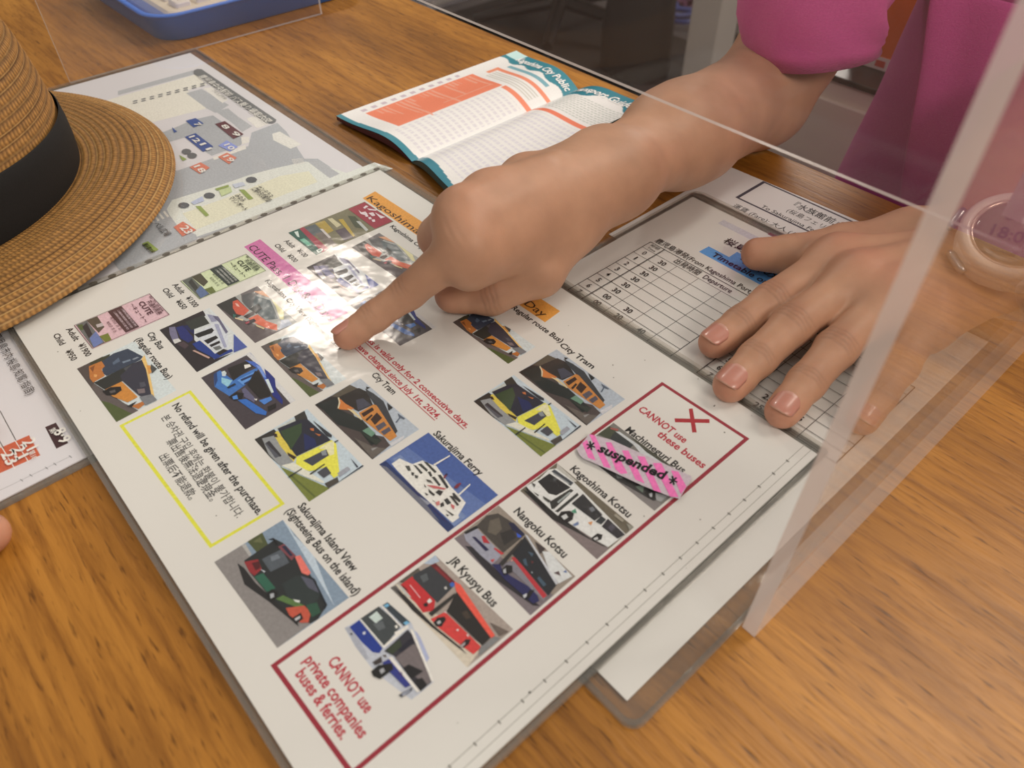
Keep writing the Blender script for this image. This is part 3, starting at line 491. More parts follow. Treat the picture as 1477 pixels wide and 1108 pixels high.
def box_outline(pix, w, col, nm):
    kk = Ink(ZG); kk.frame([P(x, y, ZG) for x, y in pix], w, col); return kk.build(nm, gd)
b1 = [P(390, 960, ZG)[:2], P(955, 551, ZG)[:2], P(1081, 633, ZG)[:2]]
k = Ink(ZG); k.frame([b1[0], b1[1], b1[2], (b1[0]+b1[2]-b1[1])], 1.5, (158, 30, 52)); k.build('red_outline', gd)
k = Ink(ZG); k.frame([P(172, 614, ZG), P(275, 563, ZG), P(411, 727, ZG), P(303, 791, ZG)], 1.3, (216, 210, 20)); k.build('yellow_outline', gd)
k = Ink(ZG)
for q in ('1135,160 1153,158 1172,269 1151,270', '1069,204 1071,222 1231,226 1231,208'):
    k.pix([(640+x/3.211, 540+y/3.211) for x, y in parse(q)], (176, 30, 44))
k.build('red_cross', gd)
k = Ink(ZG)
k.pix([(352, 356), (375, 345), (502, 451), (475, 465)], (206, 112, 160)); k.build('pink_heading_band', gd)
k = Ink(ZG)
k.pix([(523, 286), (541, 276), (808, 449), (786, 465)], (222, 154, 50)); k.build('orange_heading_band', gd)

picture(gd, 'orange_bus', (111, 532), (168, 609), (194, 492), ZG, 'photo of an orange city bus, lower left of the rows')
picture(gd, 'orange_bus', (376, 500), (447, 573), (427, 477), ZG, 'photo of an orange city bus, beside the fingertip')
picture(gd, 'orange_bus', (653, 465), (733, 525), (692, 443), ZG, 'photo of an orange city bus, below the thumb')
picture(gd, 'dark_blue_bus', (230, 476), (284, 537), (302, 444), ZG, 'photo of a dark blue and silver bus')
picture(gd, 'dark_blue_bus', (442, 386), (501, 436), (488, 364), ZG, 'photo of a dark blue bus, beside the pink heading')
picture(gd, 'city_view_bus', (312, 440), (368, 495), (371, 413), ZG, 'photo of a red and cream sightseeing bus')
picture(gd, 'city_view_bus', (507, 357), (577, 404), (547, 336), ZG, 'photo of a red sightseeing bus, below the orange heading')
picture(gd, 'blue_bus', (290, 545), (354, 620), (360, 508), ZG, 'photo of a bright blue bus')
picture(gd, 'blue_bus', (505, 440), (577, 499), (556, 416), ZG, 'photo of a bright blue bus, half under the finger')
picture(gd, 'green_tram', (454, 584), (537, 663), (520, 546), ZG, 'photo of a green and orange tram')
picture(gd, 'green_tram', (748, 537), (846, 614), (803, 504), ZG, 'photo of a green and orange tram, right column')
picture(gd, 'yellow_tram', (367, 634), (446, 724), (443, 590), ZG, 'photo of a yellow tram')
picture(gd, 'yellow_tram', (683, 579), (780, 659), (741, 541), ZG, 'photo of a yellow tram, right column')
picture(gd, 'ferry', (547, 670), (646, 768), (618, 624), ZG, 'photo of a white ferry on blue water')
picture(gd, 'island_bus', (309, 811), (400, 935), (408, 750), ZG, 'photo of a dark green and red coach')
picture(gd, 'white_bus', (750, 708), (861, 807), (803, 668), ZG, 'photo of a long white bus')
picture(gd, 'purple_bus', (655, 777), (765, 888), (719, 729), ZG, 'photo of a grey and purple bus')
picture(gd, 'red_bus', (563, 848), (674, 963), (628, 801), ZG, 'photo of a red bus')
picture(gd, 'cutout_bus', (497, 906), (599, 1010), (559, 869), ZG, 'cut-out photo of a blue and white bus')
picture(gd, 'grey_bus', (833, 648), (944, 737), (885, 610), ZG, 'photo of a bus half covered by pink tape')
def q_st(o, s, q): return [(o[0]+x/s, o[1]+y/s) for x, y in parse(q)]
for kind, BL, BR, TL, c1, c2 in (('pink_ticket', (107, 470), (133.5, 503.5), (216, 424), (90, 40, 50), (230, 200, 200)), ('green_ticket', (260.5, 406), (288, 432), (355, 367), (50, 60, 40), (220, 225, 200))):
    o, d = picture(gd, kind, BL, BR, TL, ZG, 'small %s pass ticket picture' % kind.split('_')[0])
    k = Ink(ZG+0.3); u = d[1]-d[0]; v = d[2]-d[0]; k.frame([d[0], d[1], d[1]+v, d[2]], 0.22, c1); k.build('ticket_outline', gd)
    f = lambda a, b: d[0]+u*a+v*b
    for body, a, b, a2, sz in (('CUTE', .16, .80, .72, 3.6), ('共通利用券', .24, .895, .86, 2.8), ('～キュート～', .10, .70, .92, 2.6), ('福祉・市内・桜島 乗車券', .1, .965, .8, 1.2)):
        p, q = f(a, b), f(a2, b); text(gd, body, p, q, sz, c1, ZG+0.35, 0.02, 'ticket_lettering', mm=True)
    for i in range(4):
        p, q = f(.12, .66-.05*i-.03), f(.9, .66-.05*i-.03); text(gd, 'この乗車券は表面記載の日に限り有効', p, q, 1.1, c2, ZG+0.35, 0, 'ticket_lettering', mm=True)
    for i, s_ in enumerate(('大人 ¥1,200', '小児 ¥600')):
        p, q = f(.25+.1*i, .40-.07*i), f(.8, .40-.07*i); text(gd, '有効日 月 日', p, q, 1.5, c1, ZG+0.35, 0, 'ticket_lettering', mm=True)
picture(gd, 'tram_ticket', (416, 336), (456, 368), (526, 291), ZG, 'small crimson and green day ticket picture')

K_ = (36, 34, 34); R_ = (186, 34, 58)
def tx(body, a, b, size, col=K_, bold=0.022, **kw): text(gd, body, a, b, size*1.06, col, ZG+0.02, bold, **kw)
tx('Adult', (94.8, 475), (107.5, 492.5), 3.6); tx('¥1900', (112, 498), (126.5, 514), 3.6)
tx('Child', (76, 483.5), (88.5, 498), 3.6); tx('¥950', (93.5, 507), (106, 520), 3.6)
tx('Adult', (248, 411), (261.5, 424.5), 3.6); tx('¥1300', (267, 430), (282, 443), 3.6)
tx('Child', (233.5, 418), (245, 430), 3.6); tx('¥650', (252.5, 435), (263, 447), 3.6)
tx('Adult', (409, 348), (422, 358), 3.6); tx('¥600', (427, 361.5), (440, 371), 3.6)
tx('Child', (395, 354), (407, 364), 3.6); tx('¥300', (413, 369), (426, 378), 3.6)
tx('City Bus', (211.5, 482), (231.5, 504), 3.9); tx('(Regular route Bus)', (194.5, 490), (245.5, 545.5), 3.9)
tx('(Regular route Bus)', (734, 442.5), (806, 496), 4.0)
tx('Kagoshima City View (Sightseeing Bus)', (382, 405.5), (492, 503), 3.5)
tx('Kagoshima City View', (562, 327), (628, 372), 3.5)
tx('City Tram', (535, 541), (569, 567.5), 3.9); tx('City Tram', (806, 498.5), (855.5, 531), 4.1)
tx('Sakurajima Ferry', (624, 626), (694, 684.5), 4.1)
tx('Sakurajima Island View', (428.5, 730.5), (511.5, 823), 4.1); tx('(Sightseeing Bus on the island)', (411, 738), (517, 856), 4.1)
tx('Nangoku Kotsu', (740, 738.5), (813.5, 804.5), 4.3); tx('Kagoshima Kotsu', (821.5, 677.5), (907, 746), 4.3)
tx('Machimeguri Bus', (901, 621), (985.5, 681.5), 4.3); tx('JR Kyusyu Bus', (646, 809), (710, 877), 4.3)
tx('CANNOT use', (919.5, 591.5), (989, 637), 4.7, R_); tx('these buses', (946.5, 627.5), (1014.5, 675), 4.7, R_)
tx('CANNOT use', (472, 955), (532, 1026), 4.7, R_); tx('private companies', (438, 953), (527, 1060), 4.7, R_); tx('buses & ferries.', (425.5, 973), (494.5, 1066), 4.7, R_)
tx('*This pass is valid only for 2 consecutive days.', (503, 469), (679, 613.5), 3.7, R_)
tx('*Prices have changed since July 1st, 2024.', (489, 478), (639, 599), 3.7, R_)
for a_, b_ in (((503, 469), (679, 613.5)), ((489, 478), (639, 599))):
    q0, q1 = P(*a_, ZG), P(*b_, ZG); k = Ink(ZG+0.02); k.line((q0[0], q0[1]-1.0), (q0[0]+np.linalg.norm(q1-q0), q0[1]-1.0), 0.36, R_); k.build('red_underline', gd)
tx('No refund will be given after the purchase.', (248, 585.5), (375.5, 741), 4.1)
tx('본 승차권 구입 후에는 환불이 불가합니다.', (232.5, 602.5), (351, 742), 3.7)
tx('票出售後無法退還現金。', (240, 637), (303.5, 724), 3.9); tx('出票后不能退款。', (229, 659), (277, 720), 3.9)
tx('CUTE Pass, 1 Day & 2 Days', (357, 357), (480, 460), 5.6, (60, 20, 40), 0.0)
tx('Kagoshima City View', (528, 286.5), (690, 393), 5.8, (70, 40, 10), 0.0); tx('1 Day', (744, 431), (783, 457), 5.8, (70, 40, 10), 0.0)
k = Ink(ZG)
for x, y, r in ((83.5, 507.5, .6), (116, 593, .4), (312, 744, .5), (764, 999, .9), (660, 1043, .3), (345, 373, .4), (560, 262, .3), (1030, 586, .7), (1045, 624, .7), (929, 745, .5), (1031, 585, .5), (1007, 547, .5), (820, 470, .4), (884, 527, .6), (930, 520, .5), (885, 545, .5), (1010, 750, .5), (990, 820, .3), (700, 330, .3), (523, 342, .4), (1084, 600, .3)):
    c = P(x, y, ZG); k.poly([(c[0]+r*.5*math.cos(a), c[1]+r*.5*math.sin(a)) for a in np.linspace(0, 6.28, 7)[:-1]], (104, 98, 88))
k.build('specks_of_dirt', gd)['kind'] = 'stuff'

# strip of marker-striped tape stuck over one photo
tp = empty('warning_tape', 'pink striped tape strip handwritten suspended, stuck on the guide', 'tape', loc=tuple(P(915, 660, ZG+1.3)))
T = lambda q: q_st((825, 600), 7.64, q)
ZT = ZG+1.45
k = Ink(ZT); k.pix(T('190,200 430,262 1312,662 1318,705 1300,720 1185,915 1062,882 780,770 250,522 130,472 85,430 52,365 100,310'), (192, 176, 174)); k.build('tape_film', tp)
k = Ink(ZT+0.04)
for q in ('112,300 165,262 262,492 180,462', '190,203 252,215 432,578 352,560', '370,290 432,292 612,632 540,640 480,590', '550,380 622,382 802,745 700,702', '720,440 802,450 985,845 900,822', '890,520 985,520 1175,895 1082,890', '1092,600 1172,615 1262,780 1200,862'):
    k.pix(T(q), (240, 112, 168))
k.build('pink_stripe', tp)
tt = T('275,385 1015,705')
text(tp, 'suspended', tt[0], tt[1], 6.0, (22, 20, 24), ZT+0.2, 0.03, 'handwriting', shear=0.12)
for cx_, cy_ in ((208, 328), (1115, 712)):
    k = Ink(ZT+0.2)
    for a in (20, 80, 140):
        dx, dy = 50*math.cos(math.radians(a)), 50*math.sin(math.radians(a)); q = T('%f,%f %f,%f' % (cx_-dx, cy_-dy, cx_+dx, cy_+dy)); k.pline(q[0], q[1], 0.62, (22, 20, 24))
    k.build('star_mark', tp)

# ------------------------------------------------------------------ 2: the bus stop map in a clear hard case (under the hat and the guide)
ZM = 0.9
mpx0, mpx1, mpy0, mpy1 = -249, 117, -46, 212
mp_ = empty('bus_stop_map', 'grey and cream bus stop map in a clear hard case, partly under the straw hat', 'map', loc=(mpx0, mpy0, 0))
sleeve(mp_, mpx0, mpy0, mpx1, mpy1, 0.15, ZM+0.45, 6, M_CASE, r=3, paper=(mpx0+5, mpy0+4, mpx1-4, mpy1-7), pm=M_PAPERC)
rim(mp_, mpx0, mpy0, mpx1, mpy1, 1.8, 0.2, ZM+0.9, 3)
film_grid('cover_film', mpx0+1, mpy0+1, mpx1-1, mpy1-1, ZM+0.8, M_CASE, mp_, nx=20, ny=20)
U = lambda q: q_st((170, 90), 6.422, q)
V_ = lambda q: q_st((220, 230), 4.616, q)
LL = lambda q: q_st((0, 460), 3.694, q)
LAY = 0.007
k = Ink(ZM)
GR = (182, 180, 176); CRM = (228, 224, 196); WH = (222, 220, 214)
k.pix(U('0,265 690,75 730,105 0,305'), GR)
k.pix(U('-100,350 720,112 830,210 -100,450'), CRM); k.pix(U('-100,455 630,250 830,395 830,425 300,560 -100,640'), CRM)
k.pix(U('632,285 775,245 1030,395 905,470 820,425'), GR); k.pix(U('790,240 870,228 1022,342 970,378'), (226, 224, 218))
k.pix(U('900,452 1020,425 1110,500 1245,592 1150,645 1060,562'), GR)
k.pix(U('300,690 540,600 700,530 880,490 930,525 1180,705 1140,765 870,866 800,822 640,690 300,790'), (176, 175, 172))
k.pix(U('200,1092 560,1000 870,892 1210,775 1240,650 1477,560 1560,640 1800,1000 1477,1110 1100,1160 300,1350'), (178, 177, 174))
k.pix(U('1430,660 1500,640 1700,760 1600,800 1440,720'), WH); k.pix(U('1190,520 1300,490 1400,570 1290,610'), (224, 222, 214))
k.pix(U('1140,690 1215,690 1215,740 1150,760'), (226, 224, 220)); k.pix(U('1110,790 1180,765 1190,800 890,905 880,880'), (224, 222, 216))
k.pix(V_('0,60 170,75 640,-5 1100,-5 1250,95 1180,135 400,520 160,520 -200,660 -200,300'), (178, 177, 174))
k.pix(V_('95,330 130,270 430,178 640,105 800,62 1020,14 1110,30 1290,90 1477,20 1600,60 780,350 280,520 165,440 110,365'), (218, 217, 214))
k.pix(V_('1040,20 1095,0 1245,95 1180,125'), GR)
k.pix(V_('200,360 560,230 700,170 850,110 1040,78 1100,150 900,225 290,468'), (222, 222, 186))
k.pix(V_('-300,640 160,450 290,500 300,530 -200,760'), (178, 177, 174))
k.pix(V_('-200,760 420,490 700,370 700,400 -200,820'), (222, 220, 216))
for i in range(5): k.pix(V_('%d,%d %d,%d %d,%d %d,%d' % (-60+32*i, 400-13*i, -46+32*i, 395-13*i, -16+32*i, 432-13*i, -30+32*i, 438-13*i)), (226, 226, 224))
for i in range(4): k.pix(V_('%d,%d %d,%d %d,%d %d,%d' % (925+4*i, 0+9*i, 1000+4*i, -6+9*i, 1002+4*i, -3+9*i, 927+4*i, 4+9*i)), (226, 226, 224))
for i in range(9):
    x = 160+78*i; y = 368-20*i
    for d in (-9, 9): k.pix(U('%d,%d %d,%d %d,%d %d,%d' % (x-25, y+d, x+15, y+d-10, x+25, y+d-5, x-15, y+d+6)), (120, 120, 122))
k.pix(U('700,75 735,60 775,62 1468,530 1460,552 1430,566 1375,560 705,105'), (122, 121, 118))
for q, c in (('628,540 720,515 795,565 702,602', (62, 92, 150)), ('620,690 720,655 885,780 790,828', (58, 86, 146)), ('900,570 990,543 1165,665 1070,708', (112, 62, 68)), ('930,770 1010,722 1112,782 1040,825', (146, 156, 208)),
             ('928,875 1010,835 1102,882 1030,942', (218, 128, 98)), ('663,970 765,925 852,975 760,1032', (216, 124, 94)), ('568,858 640,895 600,912', (150, 165, 80)), ('500,600 550,640 520,650', (62, 92, 150))):
    k.pix(U(q), c)
k.pix(V_('140,450 202,413 292,470 200,512'), (216, 122, 92))
for q in ('285,310 320,310 377,370 355,380', '575,200 610,200 672,260 640,267', '415,195 505,168 510,180 430,207', '-70,560 -30,545 40,600 0,620'): k.pix(V_(q), (152, 166, 84))
for cx, cy, f in ((208, 305, V_), (378, 240, V_), (658, 135, V_)): k.pix(f(' '.join('%.0f,%.0f' % (cx+38*math.cos(a), cy+20*math.sin(a)) for a in np.linspace(0, 6.0, 10))), (104, 104, 104))
for cx, cy in ((635, 825), (688, 862)): k.pix(U(' '.join('%.0f,%.0f' % (cx+46*math.cos(a), cy+26*math.sin(a)) for a in np.linspace(0, 6.0, 10))), (108, 106, 104))
k.pix(V_('255,285 330,245 345,275 275,300'), (186, 190, 214)); k.pix(V_('530,165 600,150 620,170 550,190'), (196, 198, 216)); k.pix(V_('440,205 520,180 530,215 460,245'), (196, 204, 150))
k.build('printed_map', mp_)
k = Ink(ZM)                                # left-hand legend of the same sheet
k.pix(LL('240,577 298,553 364,662 300,692'), (74, 36, 40)); k.pix(LL('-130,745 155,620 215,727 -130,880'), (204, 96, 54))
for a, b in (((80, 648), (152, 762)), ((-5, 660), (80, 800)), ((-80, 690), (-10, 850))): k.pline(LL('%d,%d' % a)[0], LL('%d,%d' % b)[0], 0.35, (236, 226, 220))
k.pline(LL('0,490')[0], LL('85,648')[0], 0.3, (90, 86, 84)); k.pline(LL('-90,500')[0], LL('20,690')[0], 0.3, (90, 86, 84))
k.pline(LL('50,890')[0], LL('380,730')[0], 0.12, (120, 116, 114)); k.pline(LL('-60,940')[0], LL('50,890')[0], 0.12, (120, 116, 114))
for x, y in ((115, 858), (165, 832), (248, 793), (293, 772), (375, 732)): k.pline(LL('%d,%d' % (x-8, y-4))[0], LL('%d,%d' % (x+8, y+8))[0], 0.2, (110, 106, 104))
k.build('printed_legend', mp_)
def tm(body, q, size, col=K_, f=U, bold=0.02): a, b = f(q); text(mp_, body, a, b, size, col, ZM+0.7, bold)
WT = (238, 236, 232)
tm('鹿児島中央駅前 バス乗り場案内図', '742,130 1400,552', 6.6, WT, bold=0.05)
for b_, q in (('7', '700,568 745,590'), ('12', '655,690 730,745'), ('11', '755,758 835,812'), ('8', '950,585 1000,620'), ('9', '1045,650 1100,690'), ('10', '980,765 1060,808'), ('19', '970,872 1055,920'), ('18', '700,965 790,1018')): tm(b_, q, 5.2, WT)
tm('アミュプラザ', '870,262 990,342', 3.0, (120, 116, 110)); tm('23', '180,455 245,490', 6.0, WT, V_)
tm('センテラス', '690,185 790,250', 4.0, (70, 68, 66), V_); tm('(工事中)天文館方面', '655,195 770,280', 4.0, (70, 68, 66), V_); tm('みなみ', '545,240 600,280', 4.0, (70, 68, 66), V_); tm('マリンポート', '505,255 610,340', 4.0, (70, 68, 66), V_)
tm('ベル広場', '5,430 65,520', 4.4, (90, 88, 86), V_); tm('観光案内所', '-70,568 0,620', 3.4, (60, 60, 50), V_)
tm('空港/鹿児島市内/桜島/知覧/指宿)', '-75,40 160,402', 4.6, (70, 64, 62), LL, 0.0)
tm('8·9', '282,600 325,668', 6.2, WT, LL); tm('第', '262,590 278,612', 2.6, WT, LL)
tm('21', '118,655 150,705', 6.2, WT, LL); tm('第18', '150,710 178,748', 2.6, WT, LL); tm('21', '62,692 98,750', 6.2, WT, LL); tm('23', '5,720 40,785', 6.2, WT, LL)

LAY = 0.012
# ------------------------------------------------------------------ 3: loose timetable sheet showing above the timetable case
tp2 = empty('white_timetable_paper', 'white printed ferry timetable paper sticking out past the back of the timetable case', 'paper', loc=(142, 260, 0))
Zq = 0.45
mesh('paper', *prism([(143, 262), (285, 262), (285, 371), (226, 371), (190, 370), (142, 368)], 0.2, Zq), M_PAPER, tp2)
k = Ink(Zq)
for a, b in (((166.8, 342.5), (240, 342.5)), ((240, 342.5), (240, 368)), ((240, 368), (166.8, 368)), ((166.8, 368), (166.8, 342.5))): k.line(a, b, 1.3, (80, 74, 80))
k.line((166.2, 341.9), (166.2, 368.6), 1.3, (80, 74, 80))
k.build('title_frame', tp2)
def tq(body, a, b, size, col=K_, bold=0.03): text(tp2, body, a, b, size, col, Zq+0.05, bold, mm=True)
tq('『水族館前』行', (192, 358), (228, 358), 7.0); tq('(桜島フェリー乗り場)', (193, 350.5), (236, 350.5), 5.2, bold=0.0); tq('To Sakurajima Ferry Terminal', (181, 343.8), (238, 343.8), 4.6, bold=0.0)
tq('運賃 (Fare): 大人 (Adult) 230円', (170, 332.8), (232, 332.8), 5.2, bold=0.0)

# ------------------------------------------------------------------ 4: the timetable in its card case
ZC = 1.3
cx0, cx1, cy0, cy1 = 147, 323.5, 79.5, 330.5
cc = empty('timetable_case', 'clear hard case holding a ruled ferry timetable, under the flat hand', 'timetable', loc=(cx0, cy0, 0))
sleeve(cc, cx0, cy0, cx1, cy1, 0.6, ZC+0.45, 6, M_CASE, r=5, paper=(cx0+3, cy0+6, cx1-8, cy1-7))
rim(cc, cx0, cy0, cx1, cy1, 1.8, 0.6, ZC+1.0, 6)
film_grid('cover_film', cx0+1, cy0+1, cx1-1, cy1-1, ZC+0.85, M_CASE, cc, nx=30, ny=40, fn=lambda X, Y: 0.15*np.sin(X/17+Y/40))
mesh('case_flap', *box((cx0+1, cy1-7.2, ZC+0.9), (cx1-1, cy1-3.8, ZC+1.05)), M_RIM, cc)
k = Ink(ZC); G_ = (58, 54, 54)
def grid(x0, x1, ytop, rows, cols, thick):
    yh = ytop-6.6; yb = yh-6.75*rows
    for x in [x0, x1]: k.line((x, yb), (x, ytop), 0.45, G_)
    for i, x in enumerate(cols): k.line((x, yb), (x, ytop if i == 0 else yh), 0.45 if i == 0 else 0.25, G_)
    k.line((x0, ytop), (x1, ytop), 0.45, G_)
    for r in range(rows+1): k.line((x0, yh-6.75*r), (x1, yh-6.75*r), 0.25, G_)
    k.line((cols[0]+0.6, yb), (cols[0]+0.6, ytop), 0.2, G_)
grid(163.4, 227.1, 271.8, 8, [172.7, 186.5, 200.0, 213.6], 0)
grid(241.4, 307.9, 271.8, 8, [250.4, 263.0, 277.0, 290.6], 0)
k.build('ruled_table', cc)
k = Ink(ZC); k.poly([(185.8, 283.4), (262, 283.4), (262, 297.8), (199, 297.8), (199, 291), (186.2, 291)], (86, 156, 214)); k.build('blue_heading_band', cc)
k = Ink(ZC); k.poly([(176, 312), (236, 312), (236, 317), (176, 317)], (196, 190, 188)); k.poly([(200, 322.8), (226, 322.8), (226, 325.5), (200, 325.5)], (150, 96, 104)); k.build('faint_band', cc)
def tc_(body, a, b, size, col=K_, bold=0.0): text(cc, body, a, b, size, col, ZC+0.35, bold, mm=True)
tc_('鹿児島港発(From Kagoshima Port)', (164.6, 273.6), (224.6, 273.6), 4.9, bold=0.01)
tc_('出発時間  Departure', (182.8, 266.8), (217.5, 266.8), 4.9, bold=0.01); tc_('時間', (165.8, 268.8), (171, 268.8), 2.5); tc_('Time', (165.9, 266), (171, 266), 2.2)
tc_('Timetable on weekdays', (192, 285.0), (252, 285.0), 5.8, (20, 30, 60), 0.01); tc_('平日の時刻表', (204, 291.6), (246, 291.6), 6.2, (20, 26, 50), 0.03)
tc_('桜島フェリー 鹿児島港', (188.5, 299.5), (258, 299.5), 6.6, bold=0.03)
hr = [str(i) for i in range(0, 8)]
for i, h in enumerate(hr):
    y = 265.2-6.75*(i+1)+1.7
    w_ = 0.8 if h == '1' else 1.8; tc_(h, (168.2-w_/2, y), (168.2+w_/2, y), 4.5); tc_(h, (246.1-w_/2, y), (246.1+w_/2, y), 4.5)
def cell(v, x, i): y = 265.2-6.75*(i+1)+1.7; tc_(v, (x, y), (x+4.0, y), 4.5, bold=0.01)
for i in range(6): cell('30', 178, i)
cell('00', 178, 6); cell('30', 191.7, 6)
for i in range(7, 8):
    for j, v in enumerate(('00', '20', '40')): cell(v, 178+13.7*j, i)
for i in range(0, 6): cell('30', 255, i)
cell('25', 268.5, 6); cell('55', 283, 6)
for i in range(7, 8):
    for j, v in enumerate(('05', '25', '45')): cell(v, 255+13.6*j, i)

# ------------------------------------------------------------------ 5: open leaflet (public transport guide)
L00, L10 = P(485, 167, 5), P(594, 233, 1.5); L01, L11 = P(745, 73, 3), P(834, 129, 1.5)
R00, R10 = P(594, 233, 1.5), P(662, 283, 9); R01, R11 = P(834, 129, 1.5), P(936, 150, 5)
bk = empty('transport_leaflet', 'open glossy city transport guide leaflet with teal heading and orange panel', 'leaflet', loc=tuple(L10))
def page_surf(c00, c10, c01, c11, bulge, sk):
    def s(u, v):
        u = np.asarray(u); v = np.asarray(v)
        p = (1-u)[..., None]*((1-v)[..., None]*c00+v[..., None]*c01)+u[..., None]*((1-v)[..., None]*c10+v[..., None]*c11)
        p = p.copy(); p[..., 2] += bulge*(np.sin(np.pi*np.clip(u if sk > 0 else 1-u, 0, 1)**1.9)); return p
    return s
SL = page_surf(L00, L10, L01, L11, 6.0, 1); SR = page_surf(R00, R10, R01, R11, 5.0, -1)
def paint_left(u, v):
    n = rng.random(u.shape); c = np.empty(u.shape+(3,)); c[:] = (236, 228, 212)
    def put(m, col): c[m] = col
    put(v < 0.022+0.012*u, (66, 128, 134))
    top = 0.895+0.012*np.sin(u*22); put(v > top, (58, 124, 130)); put((u < 0.2) & (v > 0.93), (190, 214, 216))
    put((v > 0.845) & (v < 0.87) & (u > 0.25) & (u < 0.86), (120, 160, 162))
    put((v > 0.79) & (v < 0.815) & (u > 0.18), (232, 134, 100))
    put((v > 0.66) & (v < 0.69) & (u > 0.62), (230, 130, 96)); put((u > 0.18) & (u < 0.24) & (v > 0.74) & (v < 0.80), (232, 140, 104))
    put((u > 0.13) & (u < 0.60) & (v > 0.10) & (v < 0.68), (234, 126, 92))
    row = (np.floor(v*84) % 2 == 0)
    tl = np.clip(0.22+0.16*np.sin(v*31)+0.12*np.sin(v*77), 0.1, .5)
    put((u > 0.15) & (u < 0.15+tl) & (v > 0.13) & (v < 0.66) & row & (np.sin(v*50) > -0.5), (240, 152, 122))
    put((u > 0.485) & (u < 0.495) & (v > .38) & (v < .66), (240, 160, 130))
    tx_ = (u > 0.64) & (u < 0.97) & (v > 0.05) & (v < 0.64) & (np.floor(v*60) % 2 == 0) & (np.sin(u*160+np.floor(v*60)*3) > -0.6); put(tx_, (208, 198, 190))
    put((u > 0.26) & (u < 0.92) & (v > 0.71) & (v < 0.78) & (np.floor(v*110) % 2 == 0), (196, 188, 170))
    put((u > 0.05) & (u < 0.1) & (v > 0.1) & (v < .62) & (np.floor(v*40) % 2 == 0), (190, 170, 168))
    return c
def paint_right(u, v):
    c = np.empty(u.shape+(3,)); c[:] = (236, 230, 216)
    def put(m, col): c[m] = col
    put(v < 0.03+0.01*np.sin(u*5), (60, 122, 130))
    top = 0.90-0.035*np.sin(u*7+0.3)-0.01*np.sin(u*22); put(v > top, (46, 116, 124))
    put((v > 0.645) & (v < 0.675), (226, 120, 86))
    put((u > 0.12) & (v > 0.70) & (v < 0.86) & (np.floor(v*120) % 2 == 0) & (np.sin(u*120+np.floor(v*120)*2.3) > -0.7), (186, 184, 168))
    put((u > 0.08) & (u < 0.95) & (v > 0.07) & (v < 0.63) & (np.floor(v*64) % 2 == 0) & (np.sin(u*110+np.floor(v*64)*1.7) > -0.75), (210, 201, 194))
    return c
def page(name, S, paint, th=0.25, nu=90, nv=240):
    uu, vv = np.meshgrid(np.linspace(0, 1, nu), np.linspace(0, 1, nv)); p = S(uu, vv)
    V = p.reshape(-1, 3); i = np.arange(nu*nv).reshape(nv, nu); F = np.stack([i[:-1, :-1], i[:-1, 1:], i[1:, 1:], i[1:, :-1]], -1).reshape(-1, 4)
    cols = np.clip(lin(paint(uu, vv).reshape(-1, 3))/PAPER*0.80, 0.004, 0.9)
    return mesh(name, V, F, M_GLOSSY, bk, smooth=True, cols=cols)
M_GLOSSY = print_mat('glossy_leaflet_print', 0.28, 0.03)
page('left_page', SL, paint_left); page('right_page', SR, paint_right)
M_COVER = plain('dark_maroon_cover', dc(60, 22, 40), 0.35); M_TEAL = plain('teal_cover', dc(30, 80, 88), 0.35)
for S, nm, m_ in ((SL, 'back_cover', M_COVER), (SR, 'back_cover', M_TEAL)):
    uu, vv = np.meshgrid(np.linspace(0, 1, 24), np.linspace(0, 1, 4)); p = S(uu, vv); q = p.copy(); q[..., 2] = np.maximum(p[..., 2]*0.5-0.4, 0.3); p = p.copy(); p[..., 2] -= 0.35
    V = np.r_[p.reshape(-1, 3), q.reshape(-1, 3)]; i = np.arange(96).reshape(4, 24)
    F = [tuple(x) for x in np.stack([i[:-1, :-1], i[:-1, 1:], i[1:, 1:], i[1:, :-1]], -1).reshape(-1, 4)+96]
    for k_ in range(23): F.append((i[0, k_], i[0, k_+1], i[0, k_+1]+96, i[0, k_]+96))
    for k_ in range(23): F.append((i[3, k_], i[3, k_+1], i[3, k_+1]+96, i[3, k_]+96))
    mesh(nm, V, [tuple(int(a) for a in f) for f in F], m_, bk)
def wrap(S, u0, u1, v0):
    def s(q): # q: x in u mm-like, y in mm
        u = np.clip(q[:, 0], 0, 1); v = v0+q[:, 1]; p = S(u, v); p[:, 2] += 0.25; return p
    return s
def title(body, u0, u1, v0, size, S, col): TEXTS.append((bk, body, np.array([u0, 0.0]), np.array([u1, 0.0]), size, col, 0, 0.02, 'printed_line', 0.15, wrap(S, u0, u1, v0)))
title('Kagoshima City Public', 0.18, 0.98, 0.925, 0.062, SL, (232, 240, 238)); title('Transport Guide', 0.03, 0.90, 0.918, 0.068, SR, (232, 240, 238))

# ------------------------------------------------------------------ 6: straw hat
M_STRAW = None
def straw_mat():
    m, nt, b, out = new_mat('braided_straw'); L = nt.links.new
    at = N(nt, 'ShaderNodeAttribute', attribute_name='Col'); tc = N(nt, 'ShaderNodeTexCoord')
    no = N(nt, 'ShaderNodeTexNoise', ins={'Scale': 350.0, 'Detail': 3.0}); L(tc.outputs['Object'], no.inputs['Vector'])
    mr = N(nt, 'ShaderNodeMapRange', ins={'From Min': 0.3, 'From Max': 0.7, 'To Min': 0.75, 'To Max': 1.2}); L(no.outputs['Fac'], mr.inputs[0])
    mx = N(nt, 'ShaderNodeVectorMath', operation='SCALE'); L(at.outputs['Color'], mx.inputs[0]); L(mr.outputs[0], mx.inputs['Scale'])
    L(mx.outputs[0], b.inputs['Base Color']); b.inputs['Roughness'].default_value = 0.62; b.inputs['Specular IOR Level'].default_value = 0.35
    return m
M_STRAW = straw_mat()
